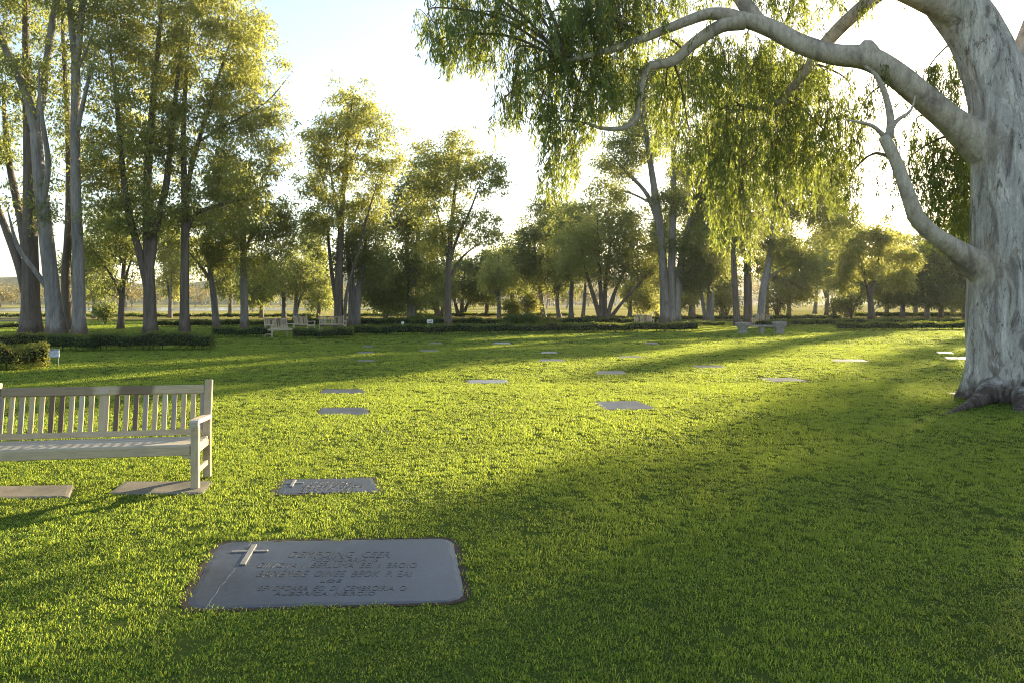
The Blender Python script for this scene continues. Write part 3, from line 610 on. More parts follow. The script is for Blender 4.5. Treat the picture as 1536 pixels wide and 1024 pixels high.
# ------------------------------------------------------------------ shrubs and hedges
def shrub(px, py, top, rx, label, leafm='leaf_shrub', n=1600, leaf=(.16, .06), group=None, name='shrub'):
    rg = np.random.default_rng(int(px)); Y = dist(py); s = Y / F; h = (py - top) * s; w = rx * s
    root = thing(name, label, 'shrub', ((px - CX) * s, Y, 0), 0, group)
    st = Geo(); g = Geo()
    for k in range(9):
        a = rg.uniform(0, 6.28); q = rg.uniform(.2, .8)
        e = np.array([math.cos(a) * w * q, math.sin(a) * w * q, h * rg.uniform(.6, .95)])
        tube(st, [[0, 0, -.02], e * [.35, .35, .5], e], [.03 * h, .02 * h, .006], 5)
        m = n // 9; C = e * [1, 1, .82] + rg.normal(size=(m, 3)) * [w * .28, w * .28, h * .2]
        C = C[C[:, 2] > .05]
        leaves(g, C, norm(rg.normal(size=(len(C), 3)) + [0, 0, .35]), leaf[0] * rg.uniform(.6, 1.2, len(C)), leaf[1], 0, rg)
    st.build('stem', M['twig'], root); g.build('foliage', M[leafm], root, False)
    return root
GS = 'bright shrubs at the meadow edge'
shrub(789, 477, 444, 19, 'pale bushy shrub glowing at the meadow edge, left of the dense dark trees', n=2000, leaf=(.3, .11), group=GS)
shrub(765, 478, 452, 13, 'small pale shrub beside the small feathery tree', n=1200, leaf=(.3, .11), group=GS)
shrub(1166, 477, 432, 24, 'pale tree-like shrub right of the leaning pale gum', n=2200, leaf=(.3, .11), group=GS)
shrub(1250, 479, 447, 17, 'pale shrub with bare fanned stems at the meadow edge on the right', n=1100, leaf=(.26, .09), group=GS)
shrub(1277, 479, 440, 17, 'golden shrub left of the golden round tree', n=1700, leaf=(.28, .1), group=GS)
shrub(1090, 477, 440, 26, 'golden thicket behind the brown trunks by the stone bench', n=2200, leaf=(.3, .11), group=GS)
shrub(770, 491, 474, 15, 'low green bush with rough top behind the long hedge', 'leaf_hedge', 2600, (.14, .06), group=GS)
shrub(795, 491, 472, 15, 'dark rounded bush right beside the rough green bush behind the long hedge', 'leaf_hedge', 2600, (.14, .06), group=GS)
shrub(632, 487, 474, 24, 'dark rounded bush behind the grey twin-stemmed tree', 'leaf_hedge', 2600, (.16, .07), group=GS)
shrub(822, 488, 477, 16, 'bright green leafy bush in the flower bed behind the long hedge', 'leaf_shrub', 1800, (.14, .06), group=GS)
shrub(158, 488, 455, 18, 'bushy olive shrub left of the small dark forking tree', 'leaf_gum', 1600, (.22, .08), group=GS)
shrub(463, 489, 472, 6, 'small bright shrub just behind the slatted benches', 'leaf_shrub', 600, (.12, .05), group=GS)

def hedge(x0, x1, pb0, pb1, top, label, depth=.7, cover=900, leaf=.055, leafm='leaf_hedge', gaps=True, group='clipped hedges around the lawn', name='hedge', rough=.05):
    """clipped hedge whose front foot runs from pixel (x0,pb0) to (x1,pb1) of the survey photo"""
    rg = np.random.default_rng(int(x0 * 3 + x1 + 1000)); a = np.array(gp(x0, pb0)); b = np.array(gp(x1, pb1))
    h = H - (top - HZ) * a[1] / F; d = b - a; ln = np.linalg.norm(d); e = d / ln; nrm = np.array([-e[1], e[0]])
    if nrm[1] < 0: nrm = -nrm
    loc = np.array([*((a + b) / 2 + nrm * depth / 2), 0.]); root = None
    g = Geo()
    ns = max(6, int(ln / .25)); prof = [(-.36, .30), (-.46, .5), (-.42, .9), (-.25, .97), (.25, .97), (.42, .9), (.46, .5), (.36, .30)]
    ts = np.linspace(0, 1, ns)
    wv = lambda t, k: rough * (np.sin(t * ln * 2.3 + k) + .6 * np.sin(t * ln * 5.1 + 2 * k) + .5 * np.sin(t * ln * 9.7 + k * 3))
    def surf(t, q, zf):
        off = q * depth * .88 + wv(t, 1) * np.sign(q) * .6
        p = a[None] + d[None] * t[:, None] + nrm[None] * (depth / 2 + off)[:, None]
        return np.column_stack([p, zf * h * .93 + wv(t, 2) * zf])
    rows = []
    for (q, z) in prof: rows.append(surf(ts, np.full(ns, q), np.full(ns, z)))
    Rr = np.stack(rows, 1); idx = np.arange(ns * len(prof)).reshape(ns, len(prof))
    Q = np.stack([idx[:-1, :-1], idx[:-1, 1:], idx[1:, 1:], idx[1:, :-1]], -1).reshape(-1, 4)
    g.add(Rr.reshape(-1, 3), Q, None, 1)
    for k in (0, ns - 1): g.poly(Rr[k], 1)
    # leaves over the surface, ragged at foot
    m = int(cover * ln * (2 * h + depth)); t = rg.uniform(-.01, 1.01, m)
    pos = rg.uniform(0, 2 * h + depth, m)
    q = np.where(pos < h, -.5, np.where(pos < h + depth, (pos - h) / depth - .5, .5)); z = np.where(pos < h, pos / h, np.where(pos < h + depth, 1., (2 * h + depth - pos) / h))
    keep = (z > .16 + .22 * np.sin(t * ln * 4.4) * np.sin(t * ln * 1.7 + 1)) | (rg.uniform(size=m) < .12)
    t, q, z = t[keep], q[keep], z[keep]; q = q * (1 + rg.normal(0, .06, len(t)))
    C = surf(t, q, np.clip(z, .05, 1.0)); C += rg.normal(0, .022, C.shape) * (1 + 4 * rough); C[:, 2] = np.abs(C[:, 2])
    for k in (0., 1.):                                             # the two ends
        me_ = int(cover * h * depth); qq = rg.uniform(-.5, .5, me_); E = surf(np.full(me_, k), qq, rg.uniform(.1, 1, me_))
        E[:, :2] += e * rg.normal(0, .03, me_)[:, None]; C = np.vstack([C, E])
    n = len(C)
    leaves(g, C, norm(rg.normal(size=(n, 3)) + [0, -.2, .45]), leaf * rg.uniform(.6, 1.3, n), leaf * .55, 0, rg)
    for i in range(max(3, int(ln / .45))):                          # little woody feet
        tt = np.array([rg.uniform(.02, .98)]); p = surf(tt, np.array([rg.uniform(-.3, .3)]), np.array([0.]))[0]; p[2] = -.02
        tube(g, [p, p + [0, 0, h * .3]], [.02, .015], 4, 1)
    o = g.build(name, [M[leafm], M['hedge_core']], None, False, loc=loc)
    return tag(o, label, 'hedge' if name == 'hedge' else 'bush', group)
hedge(-60, 72, 560, 553, 519, 'shaggy olive bush beside the little metal stand at the left edge', 1.1, 800, .07, 'leaf_shrub', name='bush', rough=.09, group=None)
hedge(70, 133, 527, 527, 503, 'short dark hedge section below the pale trunks of the left grove', .8, 800, .06)
hedge(134, 313, 526, 525, 501, 'dark clipped hedge below the brown gums, ending in open lawn', .8, 800, .06)
hedge(-70, 66, 523, 521, 504, 'sunlit light hedge behind the shaggy olive bush', .7, 700, .07, 'leaf_shrub')
hedge(318, 402, 506, 506, 492, 'low gappy hedge left of the side-on pale bench', .7, 600, .07)
hedge(440, 529, 508.5, 507.5, 494, 'short dense block of hedge right of the side-on pale bench', .9, 800, .06)
hedge(531, 1047, 504, 497.5, 489.5, 'long low hedge across the middle of the lawn', .8, 450, .08)
hedge(540, 785, 489, 488, 479, 'long dark hedge behind the white sign panel', 1., 300, .11)
hedge(815, 985, 486, 485.5, 478.5, 'hedge behind the vase-shaped tree, beyond the long hedge', .9, 300, .11)
hedge(1268, 1475, 496, 495, 485, 'dense dark hedge left of the big pale trunk', 1., 500, .08)
hedge(1188, 1470, 489, 487, 480.5, 'second low hedge behind the dense right-hand hedge', .9, 350, .1)
hedge(1160, 1187, 493, 492, 482, 'small square hedge block right of the grey stone bench', 1.6, 500, .08)
hedge(1048, 1088, 489, 489, 483, 'short hedge at the feet of the brown trunks by the stone bench', 1., 500, .08)
hedge(880, 1260, 480.5, 479.5, 475.5, 'thin far hedge along the bright meadow', 1., 200, .14)
hedge(-40, 470, 476.5, 476, 472.5, 'thin far hedge line behind the left grove at the meadow edge', 1.2, 120, .2)
hedge(520, 860, 475.5, 475, 471.5, 'thin far hedge line behind the middle trees at the meadow edge', 1.2, 120, .2)
hedge(1290, 1480, 476, 475.5, 471, 'thin far hedge line behind the right-hand row of dark trees', 1.2, 140, .2)
hedge(228, 480, 491, 489, 482, 'low shaded hedge behind the trunks of the left grove', .9, 350, .1)
hedge(-40, 60, 494, 493, 487, 'low shaded hedge behind the leftmost brown gum', .9, 350, .1)

# ------------------------------------------------------------------ grave markers and paving
EXCL = []          # ground polygons kept free of grass
def rounded(poly, r, k=5):
    out = []; n = len(poly)
    for i in range(n):
        p, a, b = poly[i], poly[i - 1], poly[(i + 1) % n]
        da, db = norm(a - p), norm(b - p); rr = min(r, .3 * np.linalg.norm(a - p), .3 * np.linalg.norm(b - p))
        s, e = p + da * rr, p + db * rr
        for t in np.linspace(0, 1, k): out.append((1 - t) ** 2 * s + 2 * t * (1 - t) * p + t * t * e)
    return np.array(out)
def slab_mesh(poly, top, mat, name, parent, loc, r=.05, jit=.003, chips=0., seed=1):
    rg = np.random.default_rng(seed); P = rounded(np.asarray(poly), r)
    dense = []
    for i in range(len(P)):
        a, b = P[i], P[(i + 1) % len(P)]; k = max(1, int(np.linalg.norm(b - a) / .05))
        for t in np.arange(k) / k: dense.append(a + (b - a) * t)
    P = np.array(dense); c = P.mean(0); P = P + rg.normal(0, jit, P.shape)
    out_ = norm(P - c); n = len(P)
    chip = (rg.uniform(size=n) < .22)[:, None] * rg.uniform(0, chips, (n, 1)) if chips else 0
    lv = [(P, -.06), (P, top - .012), (P - out_ * (.014 + chip), top - .004), (P - out_ * (.05 + chip), top)]
    g = Geo(); V = np.vstack([np.column_stack([q, np.full(n, z)]) for q, z in lv]); V = V - [*loc[:2], 0]
    Q = []
    for k in range(3):
        for i in range(n): Q.append([k * n + i, k * n + (i + 1) % n, (k + 1) * n + (i + 1) % n, (k + 1) * n + i])
    g.add(V, Q); g.poly(V[3 * n:])
    return g.build(name, mat, parent, smooth=False)
def orient(poly):
    p = np.asarray(poly); a = np.roll(p, -1, 0); s = np.sum(p[:, 0] * a[:, 1] - a[:, 0] * p[:, 1])
    return p if s > 0 else p[::-1]
def text_mesh(lines, mat, name, parent):
    """lines: (string, centre x, baseline y, cap height (depth on the ground), width, z) in the marker's own frame"""
    for (s, x, y, hh, w, z) in lines:
        g = Geo()
        cu = bpy.data.curves.new('lettering', 'FONT'); cu.body = s; cu.size = 1; cu.extrude = .5; cu.resolution_u = 2; cu.offset = -.004
        o = bpy.data.objects.new('lettering', cu); COL.objects.link(o)
        dg = bpy.context.evaluated_depsgraph_get(); me = bpy.data.meshes.new_from_object(o.evaluated_get(dg))
        V = np.empty(len(me.vertices) * 3, np.float32); me.vertices.foreach_get('co', V); V = V.reshape(-1, 3).astype(float)
        mn, mx = V.min(0), V.max(0)
        V[:, 0] = (V[:, 0] - (mn[0] + mx[0]) / 2) / (mx[0] - mn[0]) * w + x; V[:, 1] = V[:, 1] / .7 * hh + y; V[:, 2] = z + (V[:, 2]) * .004
        for p in me.polygons: g.P.append([g.n + i for i in p.vertices]); g.Pm.append(0)
        g.V.append(V); g.G.append(V); g.n += len(V)
        COL.objects.unlink(o); bpy.data.objects.remove(o); bpy.data.curves.remove(cu); bpy.data.meshes.remove(me)
        g.build(name, mat, parent, False)
GM = 'flat grave markers in the lawn'
def marker(corners, label, mat='slate', top=.007, text=None, cross=None, crack=None, r=.05, chips=0., cat='grave marker', group=GM, name='grave_marker', seed=1):
    poly = orient([gp(*c) for c in corners]); c = poly.mean(0); loc = (c[0], c[1], 0.)
    root = thing(name, label, cat, loc, 0, group)
    if cat == 'grave marker':
        g = Geo(); q0 = rounded(poly, r) - c; o0 = norm(q0); rgs = np.random.default_rng(seed + 50); nq = len(q0); q1 = q0 + o0 * (.022 + .014 * rgs.uniform(size=(nq, 1)))
        g.add(np.vstack([np.column_stack([q0 * .98, np.full(nq, .004)]), np.column_stack([q1, np.full(nq, .0035)])]), [[i, (i + 1) % nq, nq + (i + 1) % nq, nq + i][::-1] for i in range(nq)]); g.build('soil_edge', M['soil'], root, False)
    sl_ = slab_mesh(poly, top, M[mat], 'slab', root, loc, r, .003, chips, seed)
    EXCL.append(poly)
    def lp(px, py): q = np.array(gp(px, py)); return q - c
    if text:
        rows = []
        for (s, x0, x1, yt, yb) in text:
            a, b = lp(x0, yb), lp(x1, yb); tpt = lp((x0 + x1) / 2, yt)
            rows.append((s, (a[0] + b[0]) / 2, a[1], tpt[1] - a[1], b[0] - a[0], top))
        text_mesh(rows, M['slate_letter'], 'inscription_line', sl_)
    if cross:
        g = Geo(); (xa, ya, xb, yb), (xc, yc, xd, yd), wv, wh = cross
        for (p, q, w, z) in ((lp(xa, ya), lp(xb, yb), wv, .012), (lp(xc, yc), lp(xd, yd), wh, .0095)):
            m = (p + q) / 2; d = q - p; an = math.atan2(d[1], d[0])
            rot = Matrix.Rotation(an, 3, 'Z'); box(g, (m[0], m[1], top + z / 2 - .001), (np.linalg.norm(d), w, z), rot, 0, .003)
        g.build('cross', M['cross'], sl_, False)
    if crack:
        g = Geo(); pts = [lp(*p) for p in crack]; rg = np.random.default_rng(3); P = []
        for a, b in zip(pts[:-1], pts[1:]):
            for t in np.arange(8) / 8: P.append(a + (b - a) * t + rg.normal(0, .003, 2))
        P.append(pts[-1]); P = np.array(P); T = norm(np.gradient(P, axis=0)); nn = np.column_stack([-T[:, 1], T[:, 0]])
        w = rg.uniform(.0006, .0026, (len(P), 1)); V = np.vstack([np.column_stack([P + nn * w, np.full(len(P), top + .0012)]), np.column_stack([P - nn * w, np.full(len(P), top + .0012)])])
        k = len(P); g.add(V, [[i + k, i + k + 1, i + 1, i] for i in range(k - 1)]); g.build('scratch', M['chalk'], sl_, False)
    return root
marker([(268, 916), (326, 812), (682, 806), (704, 904)], 'large slate grave marker with raised cross and inscription in the foreground', text=[
    ('DEMPOING  CEER', 432, 584, 828, 837), ('POONDIARIA  IS', 466, 566, 838, 843.5), ('DIIVOYA  I  BERLUMA  BEI  I  BROIO', 385, 624, 845, 852.5),
    ('BANEMEIE  OINEE  BEOK  P. EAI', 384, 616, 857, 866), ('LOE', 480, 511, 870, 874.5), ('BEVOPOARA  EO  DI  CEMBROIRIA  O', 385, 608, 879.5, 887), ('AUBORIOA  NEIROIO', 410, 562, 888.5, 894)],
    cross=((381.5, 819, 363.5, 849), (347, 829, 402, 827.5), .038, .030), crack=[(377, 812), (363, 840), (340, 870), (306, 916)], r=.17, chips=.014)
marker([(409, 742), (424, 719), (561, 715.5), (571, 738)], 'bluish slate grave marker with a small cross, just right of the wooden bench', text=[
    ('NOHL IBEIOA', 465, 527, 722.5, 726), ('EIDMOE I BIRTE OIB', 453, 543, 728, 731.5), ('BOEAMEL DEIA I', 450, 536, 732.5, 735.5), ('DIBOLA MORE BEIS', 448, 542, 737, 740)],
    cross=((442.5, 721, 436.5, 731), (428, 726, 455, 725.2), .03, .022), crack=[(437, 732), (428, 736), (425, 742)], r=.08)
SM = [
 ([(477, 622), (481, 611), (551, 611), (553, 622)], 'slate', 'dark slate marker, nearer one of a pair one behind the other beyond the bench'),
 ([(480, 590), (484, 583.5), (545, 583.5), (548, 590)], 'slate', 'dark slate marker, farther one of a pair one behind the other beyond the bench'),
 ([(908, 614.5), (890, 602), (955, 601), (988, 613)], 'slate', 'blue-grey slate marker set askew in the middle of the lawn'),
 ([(700, 575), (702, 569.5), (760, 569), (764, 574.5)], 'slate_pale', 'pale marker in the sunlit strip, in the middle of the lawn'),
 ([(896, 561.5), (893, 556.5), (935, 556), (943, 561)], 'slate_pale', 'pale marker in the sunlit strip, directly beyond the askew slate marker'),
 ([(1155, 572), (1138, 566.5), (1190, 566.5), (1212, 571.5)], 'slate_pale', 'pale sunlit marker set askew on the right half of the lawn'),
 ([(1252, 542.5), (1246, 538.8), (1293, 538.8), (1304, 542)], 'slate_pale', 'pale marker in the brightest sun patch before the right-hand hedge'),
 ([(1046, 552), (1037, 547.8), (1080, 547.6), (1091, 551.5)], 'slate_pale', 'grey marker on the edge of the bright sun patch, right of the middle'),
 ([(806, 541.8), (810, 538.6), (842, 538.6), (849, 541.8)], 'slate', 'grey marker on the edge of the shade in the middle of the lawn'),
 ([(926, 536.8), (930, 534), (958, 534), (970, 536.6)], 'slate_pale', 'pale marker lying along the far border of the sunlit strip'),
 ([(809, 530), (814, 527.2), (834, 527.2), (838, 530)], 'slate_pale', 'bluish marker in the shade directly beyond the grey edge marker'),
 ([(627, 527), (632, 524.2), (656, 524.2), (661, 527)], 'slate_pale', 'bluish marker in the shade in line with the white sign panel'),
 ([(534, 542), (538, 539.2), (560, 539.2), (564, 542)], 'slate_pale', 'bluish marker in the shade, nearest of three one behind the other'),
 ([(534, 530), (538, 527.4), (560, 527.4), (563, 530)], 'slate_pale', 'bluish marker in the shade, middle of three one behind the other'),
 ([(542, 520.5), (545, 518), (558, 518), (562, 520.5)], 'slate_pale', 'bluish marker in the shade, farthest of three one behind the other'),
 ([(641, 516), (645, 513.6), (661, 513.6), (665, 516)], 'slate_pale', 'small far marker before the slender golden gum'),
 ([(737, 516), (742, 513.6), (764, 513.6), (768, 516)], 'slate', 'dark far marker near the middle of the long hedge'),
 ([(966, 516), (968, 513.6), (985, 513.6), (990, 516)], 'slate_pale', 'far pale marker before the right end of the long hedge'),
 ([(1407, 530.5), (1404, 527.6), (1426, 527.6), (1432, 530.5)], 'slate_pale', 'far white-looking marker of two near the big pale trunk'),
 ([(1421, 538.8), (1416, 535.4), (1450, 535.2), (1462, 538.6)], 'slate_pale', 'near white-looking marker of two beside the big pale trunk'),
 ([(1438, 593), (1418, 588.5), (1456, 588.5), (1470, 592.5)], 'slate_pale', 'pale marker touching the foot of the big pale trunk'),
]
for i, (cs, mt, lab) in enumerate(SM): marker(cs, lab, mt, .010, r=.05, seed=i)
marker([(161, 741), (187, 723), (321, 722), (305, 741)], 'brown paving stone under the right end of the wooden bench', 'paver', .016, r=.03, cat='paving stone', group='paving stones under the bench', name='paving_stone')
marker([(-60, 750), (-30, 730), (112, 728), (104, 746)], 'brown paving stone under the middle of the wooden bench', 'paver', .016, r=.03, cat='paving stone', group='paving stones under the bench', name='paving_stone')

# ------------------------------------------------------------------ the wooden bench (local frame: origin mid foot, x along, -y towards the sitter's front)
def build_bench(label, group):
    root = thing('garden_bench', label, 'bench', (0, 0, 0), 0, group)
    W = 2.0; xe = W / 2 - .035; yf, yb = -.26, .20
    for sx in (-1, 1):
        g = Geo(); box(g, (sx * xe, yf, .295), (.07, .07, .59), mat=0); g.build('front_leg', M['teak'], root, False, True)
        g = Geo(); box(g, (sx * xe, yb, .23), (.07, .06, .46)); 
        rot = Matrix.Rotation(R(-9), 3, 'X'); box(g, (sx * xe, yb + .038, .70), (.068, .058, .52), rot); g.build('rear_leg', M['teak'], root, False, True)
        g = Geo()                                                   # shaped arm rest: flat with a rolled front end
        pts = [(yb + .02, .60), (.05, .605), (-.12, .615), (-.24, .622), (-.30, .618), (-.325, .60), (-.322, .575)]
        tops = np.array(pts); th = .04; wd = .075
        V = []
        for (y, z) in pts:
            for dx in (-wd / 2, wd / 2): V += [(sx * xe + dx, y, z + th / 2), (sx * xe + dx, y, z - th / 2)]
        Q = []
        for i in range(len(pts) - 1):
            a, b = i * 4, (i + 1) * 4; Q += [[a, b, b + 2, a + 2], [a + 1, a + 3, b + 3, b + 1], [a, a + 1, b + 1, b], [a + 2, b + 2, b + 3, a + 3]]
        e = (len(pts) - 1) * 4; Q += [[0, 2, 3, 1], [e, e + 1, e + 3, e + 2]]
        V = np.array(V); g.add(V, Q, None, 0, V[:, [1, 0, 2]]); box(g, (sx * xe, -.295, .585), (.074, .07, .06), None, 0, .02)
        g.build('arm_rest', M['teak_grey'], root, False, True)
        g = Geo(); box(g, (sx * xe, (yf + yb) / 2, .355), (.04, yb - yf - .065, .07)); box(g, (sx * xe, (yf + yb) / 2, .15), (.035, yb - yf - .065, .05)); g.build('side_rail', M['teak'], root, False, True)
        g = Geo(); V = np.array([(sx * (xe - .036), yf + .0, .318), (sx * (xe - .036), yf, .268), (sx * (xe - .15), yf, .318)]); V = np.vstack([V + [0, -.015, 0], V + [0, .015, 0]])
        g.add(V, [[0, 1, 4, 3], [1, 2, 5, 4], [2, 0, 3, 5]], [[0, 2, 1], [3, 4, 5]]); g.build('corner_brace', M['teak'], root, False, True)
    g = Geo(); box(g, (0, yf - .012, .355), (W - .15, .03, .085)); g.build('front_rail', M['teak'], root, False, True)
    ang = R(-9); rot = Matrix.Rotation(ang, 3, 'X')
    back = lambda z: yb + .0 + (z - .46) * .158
    for i, y in enumerate(np.linspace(yf + .005, yb - .06, 7)):
        g = Geo(); box(g, (0, y, .405 - .012 * math.sin(math.pi * (i + .5) / 7)), (W - (.145 if i < 1 else .04), .052, .024), None, 0, .005); g.build('seat_slat', M['teak_grey'], root, False, True)
    g = Geo(); box(g, (0, back(.45), .45), (W - .14, .034, .055), rot); g.build('bottom_rail', M['teak'], root, False, True)
    g = Geo(); box(g, (0, back(.865), .865), (W - .14, .036, .085), rot, 0, .008); trail = g.build('top_rail', M['teak_rail'], root, False, True)
    g = Geo(); box(g, (-.0, back(.865) - .0205, .865), (.085, .006, .05), rot, 0, .002); g.build('carved_plate', M['teak_grey'], trail, False)
    xsl = [0] + [s * (.115 + i * .0885) for s in (-1, 1) for i in range(10)]
    for i, x in enumerate(xsl):
        w = .088 if x == 0 else .045; g = Geo(); box(g, (x, back(.65), .65), (w, .018, .348), rot, 0, .003)
        k = rng.uniform(); mt = 'teak' if k < .45 or x == 0 else ('teak_grey' if k < .6 else ('old_wood' if k < .86 else 'teak_dark'))
        if i == 11: mt = 'teak_dark'
        g.build('back_slat', M[mt], root, False, True)
    return root
bench = build_bench('long wooden slatted garden bench with weathered teak grain in the left foreground', 'wooden garden benches')
ang = R(9.5); e_ = np.array([math.cos(ang), math.sin(ang)]); nrm_ = np.array([-math.sin(ang), math.cos(ang)])
fr = np.array(gp(293, 733.5))                                    # foot of the right front leg
o_ = fr - e_ * (1.0 - .035) - nrm_ * (-.26)
bench.location = (o_[0], o_[1], .012); bench.rotation_euler = (0, 0, ang)
def far_bench(px, py, rz, label, sc=1.):
    c = copy_tree(bench); x, y = gp(px, py); c.location = (x, y, 0); c.rotation_euler = (0, 0, rz); c.scale = (sc, 1, 1); c['label'] = label
far_bench(419, 505, R(62), 'distant pale wooden bench seen from its end, in a gap between hedges', .75)
far_bench(499, 498, R(178), 'distant slatted bench facing away behind the short dense hedge block, right of two', .72)
far_bench(456, 498, R(140), 'distant slatted bench turned sideways behind the short dense hedge block, left of two', .65)
far_bench(1141, 492, R(182), 'distant slatted wooden bench behind the grey stone bench', .5)
far_bench(966, 495, R(4), 'distant grey bench at the right part of the long hedge', .55)

# stone bench with two carved end blocks
x, y = gp(1141, 500)
sb = thing('stone_bench', 'low grey stone bench with two chunky carved ends on the sunlit lawn', 'stone bench', (x, y, 0), R(-6))
def carved(sx, w, h):
    g = Geo(); prof = [(.5, 0), (.5, .08), (.34, .12), (.30, .3), (.42, .55), (.55, .75), (.6, .92), (.5, 1.0)]
    n = 4; V = []
    for (k, z) in prof:
        for (cx, cy) in ((-1, -1), (1, -1), (1, 1), (-1, 1)): V.append((cx * k * w, cy * k * w * .8, z * h))
    Q = [[i * 4 + j, i * 4 + (j + 1) % 4, (i + 1) * 4 + (j + 1) % 4, (i + 1) * 4 + j] for i in range(len(prof) - 1) for j in range(4)]
    V = np.array(V) + [sx, 0, -.02]; g.add(V, Q); g.poly(V[-4:]); o = g.build('end_block', M['stone'], sb, False)
carved(-.95, .62, .62); carved(1.0, .58, .66)
g = Geo(); box(g, (.03, 0, .40), (1.42, .42, .10), None, 0, .02); g.build('seat_slab', M['stone'], sb, False)
g = Geo(); box(g, (.05, 0, .17), (.22, .34, .36), None, 0, .03); g.build('support', M['stone'], sb, False)

# small metal stand by the bush
x, y = gp(81, 549); s = y / F
ms = thing('plaque_stand', 'small galvanised metal plaque stand at the end of the shaggy olive bush', 'plaque stand', (x, y, 0), R(35))
for dx in (-.10, .10):
    g = Geo(); tube(g, [(dx, 0, -.03), (dx, 0, .25), (dx, .02, .44)], [.011, .011, .010], 8); g.build('leg', M['metal'], ms)
g = Geo(); box(g, (0, -.002, .34), (.24, .014, .20), Matrix.Rotation(R(-14), 3, 'X'), 0, .004); g.build('plate', M['metal'], ms, False)
g = Geo(); box(g, (0, .03, .455), (.27, .07, .018), None, 0, .005); g.build('cap', M['metal'], ms, False)
# white sign panel
x, y = gp(645, 489); s = y / F
ws = thing('sign_panel', 'small white sign panel with dark mark in front of the dark back hedge', 'sign', (x, y, 0))
for dx in (-.15, .15):
    g = Geo(); box(g, (dx, .02, .16), (.03, .03, .36)); g.build('post', M['white'], ws, False)
g = Geo(); box(g, (0, 0, .32), (.44, .03, .26), None, 0, .02); pn = g.build('panel', M['white'], ws, False)
g = Geo()
for (a, b, c, d) in ((.0, .31, .10, .05), (-.05, .285, .08, .03), (.12, .315, .035, .10)): box(g, (a, -.017, b), (c, .006, d), None, 0, .001)
g.build('mark', M['sign_dark'], pn, False)
# white bollard lamp
x, y = gp(604, 493)
wl = thing('bollard_lamp', 'little white bollard lamp with round head on the lawn strip behind the long hedge', 'bollard lamp', (x, y, 0))
g = Geo(); tube(g, [(0, 0, -.02), (0, 0, .26)], [.045, .04], 10); g.build('post', M['white'], wl)
g = Geo(); tube(g, [(0, 0, .27), (0, 0, .30), (0, 0, .36), (0, 0, .42), (0, 0, .45)], [.05, .09, .11, .09, .03], 12); g.build('head', M['white'], wl)
# rail fence at far left
x, y = gp(8, 486)
rf = thing('rail_fence', 'low brown post and rail fence beyond the left grove', 'fence', (x, y, 0), R(3))
for dx in (-3.2, -1.1, 1.0, 2.6):
    g = Geo(); box(g, (dx, 0, .22), (.12, .1, .5), None, 0, .01); g.build('post', M['old_wood'], rf, False, True)
for z in (.22, .40):
    g = Geo(); box(g, (-.3, -.075, z), (6.2, .045, .10), None, 0, .01); g.build('rail', M['old_wood'], rf, False, True)

